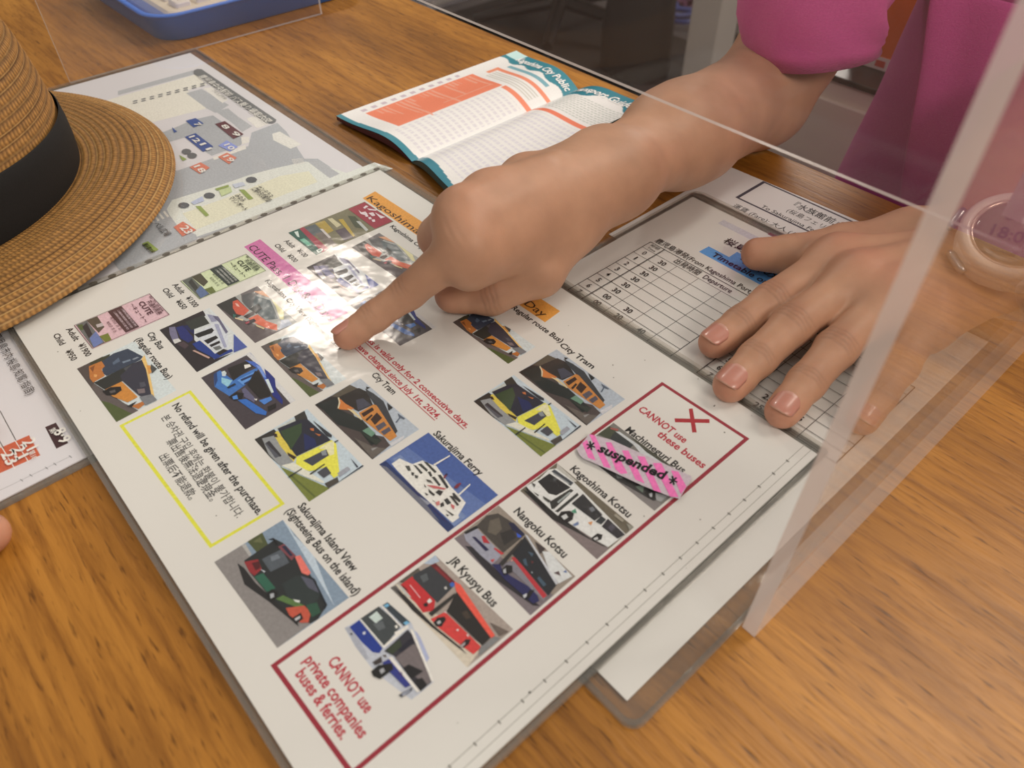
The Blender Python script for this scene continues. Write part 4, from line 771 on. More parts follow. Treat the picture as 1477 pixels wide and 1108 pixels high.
HC = np.array([-128.0, -20.0])
hat = empty('straw_hat', 'brown braided straw hat with a wide brim and black ribbon', 'hat', loc=(HC[0], HC[1], 1))
def braid_surface(name, prof, pitch, s0, parent, nang=1400, a0=-180, a1=180, tilt=None, per=0.8):
    """revolve a profile (list of r,z) and emboss concentric rows of braid with small stitches"""
    pr = np.array(prof, float); seg = np.r_[0, np.cumsum(np.linalg.norm(np.diff(pr, axis=0), axis=1))]
    n = int(seg[-1]/per)+1; s = np.linspace(0, seg[-1], n); r = np.interp(s, seg, pr[:, 0]); z = np.interp(s, seg, pr[:, 1])
    dr = np.gradient(r, s); dz = np.gradient(z, s); ln = np.hypot(dr, dz)+1e-9; nr, nz = -dz/ln, dr/ln
    if nz.mean() < -0.1: nr, nz = -nr, -nz
    if name == 'crown' : nr, nz = np.abs(nr), np.abs(nz)
    a = np.radians(np.linspace(a0, a1, nang)); S, A = np.meshgrid(s, a, indexing='ij')
    row = np.floor((S+s0)/pitch); ph = ((S+s0)/pitch) % 1.0
    ridge = np.abs(np.sin(np.pi*ph))**0.85
    R_ = np.maximum(r[:, None], 5)
    nst = np.round(2*np.pi*R_.max()/2.7)
    st = 0.5+0.5*np.sin(A*nst+row*1.9+np.where(ph < 0.5, 1, -1)*(ph-0.5)*5.0)
    h = 0.50*ridge+0.30*st*ridge
    rr = r[:, None]+nr[:, None]*h; zz = z[:, None]+nz[:, None]*h
    zz = zz+(tilt(rr, A) if tilt else 0)
    V = np.stack([HC[0]+rr*np.cos(A), HC[1]+rr*np.sin(A), zz], -1).reshape(-1, 3)
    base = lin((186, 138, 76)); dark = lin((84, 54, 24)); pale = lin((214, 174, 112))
    w = np.clip(ridge*(0.35+0.65*st), 0, 1)[..., None]; c = dark*(1-w)+base*w  # shade in grooves and between stitches darkened into the straw colour
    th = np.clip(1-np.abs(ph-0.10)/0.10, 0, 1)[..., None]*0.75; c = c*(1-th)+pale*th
    i = np.arange(n*nang).reshape(n, nang); F = np.stack([i[:-1, :-1], i[:-1, 1:], i[1:, 1:], i[1:, :-1]], -1).reshape(-1, 4)
    return mesh(name, V, F, M_STRAW, parent, smooth=True, cols=c.reshape(-1, 3))
btilt = lambda r, A: np.where(r > 100, (r-100)/54*(1.5*np.sin(A-0.2)+1.2*np.sin(2*A+0.6)), 0)
braid_surface('brim', [(95, 14), (104, 16.5), (120, 17), (136, 15), (146, 11), (149, 9), (150, 7), (149, 5.6), (146, 6.5), (142, 8.5)], 4.0, 0.0, hat, nang=1600, tilt=btilt, per=0.65)
braid_surface('crown', [(98.5, 15), (99.5, 30), (99.5, 46), (98, 62), (95, 80), (90, 96), (82, 108), (68, 116), (48, 119), (24, 118), (1, 117)], 4.8, 0.3, hat, nang=1000, per=0.62)
# ribbon with a soft fold
a = np.radians(np.linspace(-180, 180, 240)); zz = [15.5, 18, 26, 36, 44.5, 45.5]; rad = [101.6, 102.0, 102.3, 102.3, 102.0, 101.4]
V = [(HC[0]+(rr+0.5*math.sin(3*t+z_/9))*math.cos(t), HC[1]+(rr+0.5*math.sin(3*t+z_/9))*math.sin(t), z_+1.2*math.sin(2*t+1)) for z_, rr in zip(zz, rad) for t in a]
F = [(i*240+j, i*240+j+1, (i+1)*240+j+1, (i+1)*240+j) for i in range(5) for j in range(239)]
M_RIB = cloth_mat('black_ribbon', dc(6, 6, 7), 1600, 0.4, 0.75)
mesh('ribbon', V, F, M_RIB, hat, smooth=True)

# ------------------------------------------------------------------ 7: blue tray and the calculator lying in it
M_BLUE = plain('blue_plastic', dc(66, 132, 240), 0.38, bump=0.05, bscale=200)
tray = empty('coin_tray', 'shallow bright blue plastic tray at the back left of the counter', 'tray', loc=(-350, 280, 0))
def ring_loft(rings, closed_bottom=True):
    V = []; F = []; n = len(rings[0])
    for r in rings: V += [tuple(p) for p in r]
    for i in range(len(rings)-1):
        for j in range(n): F.append((i*n+j, i*n+(j+1) % n, (i+1)*n+(j+1) % n, (i+1)*n+j))
    if closed_bottom: F.append(tuple(range(n-1, -1, -1))); F.append(tuple((len(rings)-1)*n+j for j in range(n)))
    return V, F
def rr(x0, y0, x1, y1, r, z): return [(p[0], p[1], z) for p in rrect(x0, y0, x1, y1, r, 7)]
TX0, TY0, TX1, TY1 = -432, 198, -274, 372
v, f = ring_loft([rr(TX0+1, TY0+1, TX1-1, TY1-1, 22, 0.2), rr(TX0, TY0, TX1, TY1, 22, 1.0), rr(TX0-4, TY0-4, TX1+4, TY1+4, 24, 17), rr(TX0-7, TY0-7, TX1+7, TY1+7, 25, 20), rr(TX0-8, TY0-8, TX1+8, TY1+8, 25, 21.2), rr(TX0-6.5, TY0-6.5, TX1+6.5, TY1+6.5, 24, 22.2),
                  rr(TX0-3, TY0-3, TX1+3, TY1+3, 23, 21.6), rr(TX0, TY0, TX1, TY1, 21, 18), rr(TX0+4, TY0+4, TX1-4, TY1-4, 19, 4), rr(TX0+7, TY0+7, TX1-7, TY1-7, 17, 2.6)])
mesh('tray_body', v, f, M_BLUE, tray, smooth=True)
M_CREAM = plain('cream_calculator_plastic', dc(232, 224, 206), 0.45); M_KEY = plain('pale_key_plastic', dc(240, 236, 230), 0.4); M_LCDG = plain('calculator_window', dc(120, 128, 110), 0.2)
calc = empty('calculator', 'cream desk calculator with pale keys lying in the blue tray', 'calculator', loc=(-350, 280, 4))
CX0, CY0, CX1, CY1 = -420, 212, -286, 352
v, f = ring_loft([rr(CX0, CY0, CX1, CY1, 6, 4.2), rr(CX0-1, CY0-1, CX1+1, CY1+1, 6, 8), rr(CX0-1, CY0-1, CX1+1, CY1+1, 6, 16), rr(CX0+1, CY0+1, CX1-1, CY1-1, 5, 18.2)])
o = mesh('calculator_body', v, f, M_CREAM, calc)
mesh('display_window', *box((CX0+10, CY1-30, 18.2), (CX1-10, CY1-10, 18.9)), M_LCDG, calc)
bottom_t = CY0+7
kv, kf = ring_loft([[(p[0], p[1], z) for p in rrect(-w, -h, w, h, 2.2, 3)] for w, h, z in ((8.6, 6.6, 0), (8.4, 6.4, 3.0), (7.6, 5.6, 4.0))])
k0 = None
for i in range(6):
    for j in range(6):
        x = CX1-12.5-i*21.4; y = bottom_t+8+j*17.2
        if k0 is None: k0 = mesh('key', kv, kf, M_KEY, None); kk = k0; 
        else: kk = k0.copy(); COL.objects.link(kk)
        kk.parent = calc; kk.location = Vector((x-(-350), y-280, 18.1-4))*MM
# legends on the keys
for i, row in enumerate((('=', '3', '2', '1', '00', 'CE'), ('+', '6', '5', '4', '0', 'C'), ('−', '9', '8', '7', '%', 'M+'))):
    for j, ch in enumerate(row):
        x = CX1-12.5-j*21.4; y = bottom_t+8+i*17.2
        text(calc, ch, (x-1.6, y-2.5), (x+1.6, y-2.5), 6.0, (90, 84, 84), 22.3, 0.0, 'key_lettering', mm=True)

# ------------------------------------------------------------------ 8: acrylic partition: two side panels and a raised front panel
ap = empty('acrylic_partition', 'clear acrylic counter partition with raised front pane and two side panels', 'partition', loc=(38, 230, 0))
def pane(name, lo, hi, thin, r=0):
    v, f = box(lo, hi); fm = []
    for q in f:
        n = np.cross(np.subtract(v[q[1]], v[q[0]]), np.subtract(v[q[2]], v[q[1]])); fm.append(0 if abs(n[thin]) > 1e-6 and abs(n[thin]) == max(abs(n)) else 1)
    return mesh(name, v, f, None, ap, mats=[M_ACR, M_ACRE], fm=fm)
pane('side_panel', (323.9, 130.5, 0.4), (328.6, 340, 470), 0)
pane('side_panel', (-252.6, 117, 0.4), (-249.6, 326, 470), 0)
pane('front_panel', (-249, 230.2, 97), (323.7, 232.2, 470), 1)
for x in (323.5, -249.4): mesh('joint_block', *box((x-9 if x > 0 else x, 232.3, 104), (x if x > 0 else x+9, 240, 124)), M_ACRE, ap)

# ------------------------------------------------------------------ 9: the person behind the counter (arms, hands, body under a pink polo)
def surface_nets(f, org, h):
    s = f < 0; nx, ny, nz = f.shape
    offs = [(i, j, k) for i in (0, 1) for j in (0, 1) for k in (0, 1)]
    cnt = np.zeros((nx-1, ny-1, nz-1), np.int8)
    for i, j, k in offs: cnt += s[i:nx-1+i, j:ny-1+j, k:nz-1+k]
    cells = np.argwhere((cnt > 0) & (cnt < 8)); idx = -np.ones(cnt.shape, np.int32); idx[tuple(cells.T)] = np.arange(len(cells))
    acc = np.zeros((len(cells), 3)); num = np.zeros(len(cells))
    for a in offs:
        for ax in range(3):
            if a[ax]: continue
            b = list(a); b[ax] = 1
            fa = f[cells[:, 0]+a[0], cells[:, 1]+a[1], cells[:, 2]+a[2]]; fb = f[cells[:, 0]+b[0], cells[:, 1]+b[1], cells[:, 2]+b[2]]
            m = (fa < 0) != (fb < 0); t = np.where(m, fa/(fa-fb+1e-12), 0)
            p = np.array(a, float)+t[:, None]*(np.array(b)-np.array(a)); acc[m] += p[m]; num[m] += 1
    V = org+(cells+acc/num[:, None])*h; F = []
    for ax in range(3):
        u, v = (ax+1) % 3, (ax+2) % 3
        sl0 = [slice(1, -1)]*3; sl0[ax] = slice(0, -1); sl1 = [slice(1, -1)]*3; sl1[ax] = slice(1, None)
        A = s[tuple(sl0)]; B = s[tuple(sl1)]; e = np.argwhere(A != B); ins = A[tuple(e.T)]
        base = e.copy(); base[:, u] += 1; base[:, v] += 1
        c = []
        for du, dv in ((0, 0), (1, 0), (1, 1), (0, 1)):
            q = base.copy(); q[:, u] -= du; q[:, v] -= dv; c.append(idx[q[:, 0], q[:, 1], q[:, 2]])
        c = np.stack(c, 1); c[~ins] = c[~ins][:, ::-1]; F.append(c)
    F = np.concatenate(F); F = F[(F >= 0).all(1)]
    return V, F
class SDF:
    def __init__(s, lo, hi, h):
        s.org = np.array(lo, float); s.h = h; n = np.ceil((np.array(hi)-lo)/h).astype(int)+1; s.f = np.full(n, 30.0, np.float32)
    def _win(s, lo, hi):
        a = np.clip(np.floor((np.array(lo)-s.org)/s.h).astype(int), 0, s.f.shape); b = np.clip(np.ceil((np.array(hi)-s.org)/s.h).astype(int)+1, 0, s.f.shape)
        sl = tuple(slice(x, y) for x, y in zip(a, b))
        if any(x >= y for x, y in zip(a, b)): return None, None
        g = np.meshgrid(*[s.org[i]+np.arange(a[i], b[i])*s.h for i in range(3)], indexing='ij', sparse=True)
        return sl, g
    def cone(s, a, b, ra, rb, k=3.0, flat=None, sub=False):
        """round cone from a to b; flat=(normal, factor) squeezes the cross-section along a direction"""
        a = np.asarray(a, float); b = np.asarray(b, float); m = max(ra, rb)+k+6
        sl, g = s._win(np.minimum(a, b)-m, np.maximum(a, b)+m)
        if sl is None: return
        d = b-a; L2 = d@d+1e-9
        X = [(g[i]-a[i]).astype(np.float32) for i in range(3)]
        t = np.clip((X[0]*d[0]+X[1]*d[1]+X[2]*d[2])/L2, 0, 1)
        Q = [X[i]-t*d[i] for i in range(3)]
        q2 = Q[0]**2+Q[1]**2+Q[2]**2
        if flat is not None:
            n = np.asarray(flat[0], float); n = n/np.linalg.norm(n); w = Q[0]*n[0]+Q[1]*n[1]+Q[2]*n[2]; q2 = q2+w*w*(flat[1]**2-1)
        dist = np.sqrt(q2)-(ra+(rb-ra)*t)
        F = s.f[sl]
        if sub:
            hh = np.maximum(k-np.abs(F+dist), 0)/k; s.f[sl] = np.maximum(F, -dist)+hh*hh*k*0.25
        else:
            hh = np.maximum(k-np.abs(F-dist), 0)/k; s.f[sl] = np.minimum(F, dist)-hh*hh*k*0.25
    def groove(s, c, axis, dors, width, depth, rad, n=3, gap=2.2):
        """shallow skin creases across a finger's back"""
        c = np.asarray(c, float); axis = np.asarray(axis, float)/np.linalg.norm(axis); dors = np.asarray(dors, float)/np.linalg.norm(dors)
        sl, g = s._win(c-rad-4, c+rad+4)
        if sl is None: return
        X = [g[i]-c[i] for i in range(3)]; u = X[0]*axis[0]+X[1]*axis[1]+X[2]*axis[2]; w = X[0]*dors[0]+X[1]*dors[1]+X[2]*dors[2]
        r2 = X[0]**2+X[1]**2+X[2]**2
        pat = sum(np.exp(-((u-(i-(n-1)/2)*gap)/width)**2)*(1.0 if i == (n-1)//2 else 0.7) for i in range(n))
        s.f[sl] += (depth*pat*np.clip(w/rad*1.6-0.2, 0, 1)*np.exp(-(r2/(rad*rad*1.6))**2)).astype(np.float32)
    def mesh(s): return surface_nets(s.f, s.org, s.h)
def vcol(V, blobs, base):
    c = np.tile(np.array(base, float), (len(V), 1))
    for p, r, col, w in blobs:
        g = np.exp(-((V-np.asarray(p))**2).sum(1)/(r*r))*w; c = c*(1-g[:, None])+np.array(col)*g[:, None]
    for q, ax, do, rd, n, gp in CR_:
        X = V-q; r2 = (X**2).sum(1); m = r2 < (rd*2)**2; u = X[m] @ ax; w = X[m] @ do
        pat = sum(np.exp(-((u-(i-(n-1)/2)*gp-0.25*np.sin((X[m] @ np.cross(ax, do))*0.9+i))/0.55)**2) for i in range(n))
        c[m] *= (1-0.26*np.clip(pat, 0, 1)*np.clip(w/rd*1.8-0.4, 0, 1)*np.exp(-(r2[m]/(rd*rd*1.7))**2))[:, None]  # shade of the creases painted darker into the skin colour
    CR_.clear()
    return c
def unit(v): v = np.asarray(v, float); return v/np.linalg.norm(v)
SKB = dc(193, 149, 121); SKR = dc(204, 134, 112); SKD = dc(150, 98, 74); SKP = dc(222, 150, 124)
nails = []; CR_ = []
def finger(S, pts, rad, k=2.5, dors=(0, 0, 1), blobs=None, crease=True, nail=True, nailup=None, nl=11.0, nw=0.80):
    """pts: knuckle, middle joint, end joint, tip (mm)"""
    pts = [np.asarray(p, float) for p in pts]; dors = unit(dors)
    for i in range(len(pts)-1): S.cone(pts[i], pts[i+1], rad[i], rad[i+1], k)
    # slightly swollen joints and fleshy pads
    tip = pts[-1]; ax = unit(pts[-1]-pts[-2])
    S.cone(tip-ax*6-dors*0.8, tip-ax*1.5-dors*0.6, rad[-1]*1.03, rad[-1]*0.96, 2)
    if crease:
        for i in range(1, len(pts)-1):
            a2 = unit(pts[i+1]-pts[i-1]); S.groove(pts[i], a2, dors, 0.5, 0.75 if i == 1 else 0.5, rad[i], 4 if i == 1 else 3, 2.1 if i == 1 else 1.8); CR_.append((pts[i], a2, dors, rad[i], 4 if i == 1 else 3, 2.1 if i == 1 else 1.8))
            if blobs is not None: blobs.append((pts[i]+dors*rad[i], 6.5, SKD, 0.42 if i == 1 else 0.25))
    if blobs is not None: blobs.append((tip+ax*2, 8.0, SKR, 0.6))
    if nail: nails.append((tip, ax, unit(nailup) if nailup is not None else dors, rad[-1], nl, nw))
def nail_mesh(parent, tip, ax, up, r, L=11.0, wf=0.80):
    side = unit(np.cross(ax, up)); up = unit(np.cross(side, ax)); nu, nv = 13, 15; V = []; C = []
    for j in range(nv):
        v = j/(nv-1); x = (v-1)*L+r*0.72
        wid = wf*(1-0.30*max(0, 1-v/0.28)**2.2)*(1-0.10*max(0, (v-0.86)/0.14)**2)
        for i in range(nu):
            u = i/(nu-1)*2-1; th = u*math.radians(62)*wid
            cx = x-(0.6 if v == 0 else 0)-(abs(u)**2.4)*(1.5 if v > 0.5 else -1.8)*abs(v-0.5)*2
            drop = max(0, x-r*0.15)**2/(r*2.6)
            rr_ = r+0.42-drop*0.55-(0.5 if j == 0 else 0)-(0.12 if abs(u) > 0.97 else 0)
            p = tip+ax*cx+(side*math.sin(th)+up*math.cos(th))*rr_; V.append(p)
            if v > 0.93+0.03*abs(u): C.append(dc(214, 172, 148))
            elif v < 0.16 and abs(u) < 0.5: C.append(dc(206, 156, 140))
            else: C.append(dc(198, 138, 122))
    F = [(j*nu+i, j*nu+i+1, (j+1)*nu+i+1, (j+1)*nu+i) for j in range(nv-1) for i in range(nu-1)]
    o = mesh('fingernail', V, F, M_NAIL, parent, smooth=True, cols=np.array(C))
    m = o.modifiers.new('thick', 'SOLIDIFY'); m.thickness = 0.0004; m.offset = -1
    return o
M_NAIL, _nt, _b, _o = new_mat('fingernail'); _at = N(_nt, 'ShaderNodeAttribute', attribute_name='Col'); _nt.links.new(_at.outputs['Color'], _b.inputs['Base Color'])
_b.inputs['Roughness'].default_value = 0.28; _b.inputs['Subsurface Weight'].default_value = 0.1; _b.inputs['Subsurface Scale'].default_value = 0.002; _b.inputs['Coat Weight'].default_value = 0.25

person = empty('person', 'person in pink polo shirt pointing at the guide with one index finger', 'person', loc=(300, 600, FZ))
Vs, Fs, Cs = [], [], []
def add_part(S, blobs, base=SKB, cut=None):
    V, F = S.mesh(); n = sum(len(v) for v in Vs); Vs.append(V); Fs.append(F+n); Cs.append(vcol(V, blobs, base))

# --- right arm and pointing hand
ZS = ZG+1.1                                # top of the guide's film
S = SDF((84, 92, 1.0), (215, 470, 108), 0.78); bl = []
tip = P(500, 485, ZS+5.0); dip = P(540, 457, ZS+11.0); pip = P(590, 421, 25); mcp = P(676, 350, 50)
mm_ = P(668, 310, 56); mr_ = P(706, 288, 54); mp2 = P(758, 259, 48)          # middle, ring, little knuckles
wr = P(884, 246, 43)                       # wrist centre
fw_ = unit(tip-wr)
# forearm
el = np.array([130., 409., 26.]); w1 = wr+unit(el-wr)*18
arm = unit(el-wr)
sd = unit(np.cross(arm, (0, 0, 1)))        # across the wrist
S.cone(wr+sd*6, wr+arm*70+sd*6, 14.5, 20, 12); S.cone(wr-sd*7, wr+arm*70-sd*8, 14.5, 20, 12)
S.cone(wr+arm*60+sd*4, el+sd*0, 21, 22, 16); S.cone(wr+arm*60-sd*7, el-sd*6, 21, 27, 16)
S.cone(el, (124, 437, 47), 24, 28, 18); S.cone((125, 437, 47), (120, 468, 78), 29, 32, 12)
S.cone(wr-sd*14+np.array([0, 0, 6]), wr-sd*14+arm*3+np.array([0, 0, 6]), 7, 7, 9)     # ulna head
# palm: metacarpals
fl = (np.array([0.1, -0.3, 1.0]), 1.15)
for m_, o_, r0, r1 in ((mcp, sd*6, 13, 11.5), (mm_, sd*3, 14, 12), (mr_, -sd*3, 14, 11.5), (mp2, -sd*8, 12.5, 10.5)):
    S.cone(wr+o_, m_-np.array([0, 0, 3.0]), r0, r1, 12)
for m_, r_ in ((mcp, 9.6), (mm_, 9.8), (mr_, 9.4), (mp2, 8.8)): S.cone(m_, m_, r_, r_, 8)
# thumb mass and palm underside
th0 = P(818, 318, 34); th1 = P(778, 392, 22); th2 = P(708, 424, ZS+9.6); th3 = P(652, 426, ZS+7.4)
S.cone(wr+sd*4-np.array([0, 0, 3]), th0, 13, 12.5, 12); S.cone(th0, th1, 13.5, 11.4, 9); S.cone(th0, mcp-np.array([0, 0, 12.0]), 13, 9.5, 12)
S.cone(wr-np.array([0, 0, 8.0]), mr_-np.array([0, 0, 16.]), 15, 12, 12)
finger(S, [th1, th2, th3], [10.6, 9.2, 8.0], 4, dors=unit(np.cross(th3-th1, (0.2, 0.9, 0.1))) if False else (0.35, -0.75, 0.6), blobs=bl, nail=False)
# index
finger(S, [mcp, pip, dip, tip], [10.0, 7.3, 6.5, 5.8], 3, dors=(-0.30, 0.0, 0.95), blobs=bl, nailup=(-0.50, -0.12, 0.85), nl=10.5)
# curled middle, ring and little fingers
m1 = P(634, 342, 36); m2 = P(668, 392, 20); m3 = P(720, 396, 19)
S.cone(mm_, m1, 10.2, 9.8, 3.0); S.cone(m1, m2, 9.2, 8.4, 2.0); S.cone(m2, m3, 8.2, 7.6, 2.0)
r1_ = P(660, 308, 34); r2_ = P(690, 360, 22); S.cone(mr_, r1_, 9.0, 8.6, 6.0); S.cone(r1_, r2_, 8.8, 8, 2); S.cone(r2_, P(750, 372, 20), 8, 7.5, 2)
l1_ = P(706, 285, 34); l2_ = P(720, 330, 26); S.cone(mp2, l1_, 8.4, 8.0, 6.0); S.cone(mm_, mr_, 9.4, 9.0, 6); S.cone(mr_, mp2, 9.0, 8.6, 6); S.cone(l1_, l2_, 8, 7.2, 2); S.cone(l2_, P(780, 350, 24), 7.2, 7, 2)
S.groove(mcp+np.array([0, 0, 1.]), unit(pip-mcp), (0, 0, 1), 0.9, 0.35, 10, 3, 3.2); S.groove(mm_, unit(m1-mm_), (0, 0, 1), 0.9, 0.35, 10, 3, 3.2)
# tendons on the back of the hand
for m_ in (mcp, mm_, mr_):
    a_ = m_+np.array([0, 0, 7.0]); b_ = wr*0.5+m_*0.5+np.array([0, 0, 10.8]); S.cone(a_, b_, 3.4, 2.6, 6)
for p_, w_ in ((mcp, .22), (mm_, .25), (mr_, .22), (mp2, .2)): bl.append((p_+np.array([0, 0, 9.]), 8, SKR, w_*0.7))
bl.append((el+np.array([0, -20, 20.]), 26, SKD, 0.25))
add_part(S, bl)

# --- left arm and flat hand
S = SDF((196, 176, 0.8), (356, 535, 110), 0.82); bl = []
ZT_ = ZC+1.2
def zz_(z): return ZT_+z
it, id_, ip, ik = P(1030, 494, zz_(6.2)), P(1068, 467, zz_(9.5)), P(1113, 434, zz_(14.5)), P(1206, 374, zz_(20))
mt, md, mpp, mk = P(1053, 556, zz_(6.2)), P(1092, 517, zz_(10)), P(1142, 470, zz_(16)), P(1236, 403, zz_(24))
rt, rd, rp, rk = P(1128, 594, zz_(6.0)), P(1163, 552, zz_(9.5)), P(1206, 503, zz_(15)), P(1283, 428, zz_(23))
pt, pd_, pp, pk = P(1244, 606, zz_(5.6)), P(1268, 571, zz_(8.5)), P(1297, 529, zz_(13)), P(1341, 456, zz_(19))
tt3, tt2, tt1, tt0 = P(1092, 366, zz_(8.5)), P(1140, 368, zz_(10)), P(1218, 355, zz_(14)), P(1315, 345, zz_(18))
wl = np.array([296., 343., 30.])
FR = dict(dors=(0, -0.08, 1.0))
finger(S, [ik, ip, id_, it], [9.0, 8.2, 7.5, 6.7], 3.0, blobs=bl, nailup=(-0.05, -0.28, 0.95), **FR)
finger(S, [mk, mpp, md, mt], [9.3, 8.5, 7.7, 6.9], 3.0, blobs=bl, nailup=(0.0, -0.25, 0.95), nl=12, **FR)
finger(S, [rk, rp, rd, rt], [8.9, 8.1, 7.4, 6.6], 3.0, blobs=bl, nailup=(0.05, -0.25, 0.95), **FR)
finger(S, [pk, pp, pd_, pt], [8.0, 7.1, 6.4, 5.8], 3.0, blobs=bl, nailup=(0.25, -0.2, 0.92), nl=9, **FR)
finger(S, [tt0, tt1, tt2, tt3], [11.5, 10.5, 9.3, 7.6], 4.0, dors=(-0.1, 0.95, 0.4), blobs=bl, nail=False)
la = unit(np.array([262., 500, 38])-wl); ls = unit(np.cross(la, (0, 0, 1)))
for m_, o_, r0, r1 in ((ik, -9, 13.5, 10.5), (mk, -4, 15, 11.3), (rk, 3, 15, 11), (pk, 9, 13, 9.5)):
    S.cone(wl-ls*o_*-1.0 if False else wl+ls*(-o_)*-1.0*-1.0, m_-np.array([0, 0, 2.5]), r0, r1, 12)
S.cone(wl+np.array([-8, -4, -8.]), tt0, 13, 12.5, 12); S.cone(tt0, ik-np.array([0, 0, 6.]), 10, 7, 10)
S.cone(mk-np.array([0, 0, 12.]), wl-np.array([0, 0, 9.]), 9, 12, 10); S.cone(rk-np.array([0, 0, 11.]), wl-np.array([0, 0, 9.]), 9, 12, 10); S.cone(pk-np.array([0, 0, 8.]), wl+np.array([8, -8, -10.]), 8.5, 12, 10)
# webs
S.cone(ik*0.9+ip*0.1-np.array([0, 0, 3.]), mk*0.9+mpp*0.1-np.array([0, 0, 3.]), 6, 6, 5); S.cone(mk*0.9+mpp*0.1-np.array([0, 0, 3.]), rk*0.9+rp*0.1-np.array([0, 0, 3.]), 6, 6, 5); S.cone(rk*0.9+rp*0.1-np.array([0, 0, 3.]), pk*0.9+pp*0.1-np.array([0, 0, 3.]), 5.5, 5.5, 5)
for m_ in (ik, mk, rk, pk):
    S.cone(m_+np.array([0, 0, 1.2]), m_+np.array([0, 0, 1.2]), 9.2, 9.2, 5)
    a_ = m_+np.array([0, 0, 6.5]); b_ = wl*0.5+m_*0.5+np.array([0, 0, 8.6]); S.cone(a_, b_, 3.0, 2.0, 7)
    bl.append((m_+np.array([0, 0, 9.]), 9, SKR, 0.4))
# forearm
S.cone(wl+ls*9, wl+la*60+ls*10, 16.5, 21, 12); S.cone(wl-ls*9, wl+la*60-ls*10, 16, 21, 12)
e2 = np.array([262., 500., 38.]); S.cone(wl+la*55+ls*8, e2+ls*6, 23, 31, 16); S.cone(wl+la*55-ls*8, e2-ls*6, 23, 31, 16); S.cone(e2, (318, 496, 74), 30, 32, 16)
add_part(S, bl)
# --- trunk under the shirt
S = SDF((60, 480, -460), (540, 720, 330), 6.0)
S.cone((300, 600, -400), (300, 600, -60), 92, 86, 40, flat=((0, 1, 0), 1.0)); S.cone((220, 600, -380), (225, 600, 150), 80, 70, 40); S.cone((380, 600, -380), (375, 600, 150), 80, 70, 40)
S.cone((205, 600, 185), (395, 600, 185), 56, 56, 50); S.cone((300, 600, 200), (300, 588, 290), 50, 46, 40)
S.cone((190, 600, 190), (135, 552, 146), 38, 34, 30); S.cone((410, 600, 190), (400, 552, 150), 38, 36, 30)
S.cone((135, 552, 146), (120, 500, 104), 34, 32, 20); S.cone((400, 552, 150), (345, 500, 95), 36, 34, 20)
add_part(S, [])
# head bent towards the counter
HD = np.array([300., 560., 392.]); hu = unit((0, -0.28, 1.0)); hf = unit((0, -1.0, -0.28)); hs = np.array([1.0, 0, 0])
def hp(x, y, z): return HD+hs*x+hf*y+hu*z
S = SDF((196, 420, 262), (404, 700, 530), 2.4)
S.cone((300, 590, 262), hp(0, -28, -62), 46, 44, 14)
S.cone(hp(0, -22, 34), hp(0, 8, 38), 72, 68, 20); S.cone(hp(0, 12, -12), hp(0, 24, -62), 60, 36, 24); S.cone(hp(-16, 30, -72), hp(16, 30, -72), 22, 22, 16)
S.cone(hp(-30, 52, -18), hp(30, 52, -18), 22, 22, 18); S.cone(hp(0, 74, 14), hp(0, 92, -20), 6, 9, 10); S.cone(hp(-9, 84, -24), hp(9, 84, -24), 6.5, 6.5, 5)
for sx in (-1, 1):
    S.cone(hp(sx*20, 80, 9), hp(sx*35, 76, 9), 7.5, 7.5, 7, sub=True); S.cone(hp(sx*68, -8, 8), hp(sx*70, -12, -16), 9, 6, 6)
    S.cone(hp(sx*14, 72, 24), hp(sx*40, 64, 22), 6, 5, 8)
S.cone(hp(-15, 74, -44), hp(15, 74, -44), 6, 6, 5); S.cone(hp(-14, 73, -51), hp(14, 73, -51), 6.5, 6.5, 5); S.cone(hp(-17, 82, -47.5), hp(17, 82, -47.5), 1.6, 1.6, 2, sub=True)
add_part(S, [(hp(0, 80, -47), 18, dc(176, 92, 84), 0.8), (hp(-40, 55, -22), 20, SKR, 0.35), (hp(40, 55, -22), 20, SKR, 0.35)])
S = SDF((190, 430, 270), (410, 700, 545), 2.8)
S.cone(hp(0, -26, 40), hp(0, 4, 46), 84, 77, 20); S.cone(hp(0, -50, 0), hp(0, -56, -70), 66, 54, 24)
for sx in (-1, 1): S.cone(hp(sx*62, -10, 30), hp(sx*64, -14, -60), 20, 15, 16)
S.cone(hp(0, 92, -40), hp(0, 76, 34), 56, 46, 10, sub=True)
vh, fh = S.mesh(); vh = vh+np.c_[np.sin(vh[:, 0]/3.1+vh[:, 2]/40), np.sin(vh[:, 2]/30+vh[:, 0]/2.7), 0*vh[:, 0]]*0.7
body = mesh('body', np.concatenate(Vs), np.concatenate(Fs), M_SKIN, person, smooth=True, cols=np.concatenate(Cs))
mesh('hair', vh, fh, plain('black_hair', dc(22, 16, 14), 0.42, bump=0.5, bscale=500), person, smooth=True)
M_EYE = plain('eye_white', dc(226, 220, 212), 0.15); M_IRIS = plain('dark_iris', dc(36, 22, 16), 0.1)
def ball(c, r, n=14):
    V = [c+r*np.array([math.cos(t)*math.cos(q), math.cos(t)*math.sin(q), math.sin(t)]) for t in np.linspace(-1.5, 1.5, n) for q in np.linspace(0, 2*math.pi, 20, endpoint=False)]
    F = [(i*20+j, i*20+(j+1) % 20, (i+1)*20+(j+1) % 20, (i+1)*20+j) for i in range(n-1) for j in range(20)]; return V, F
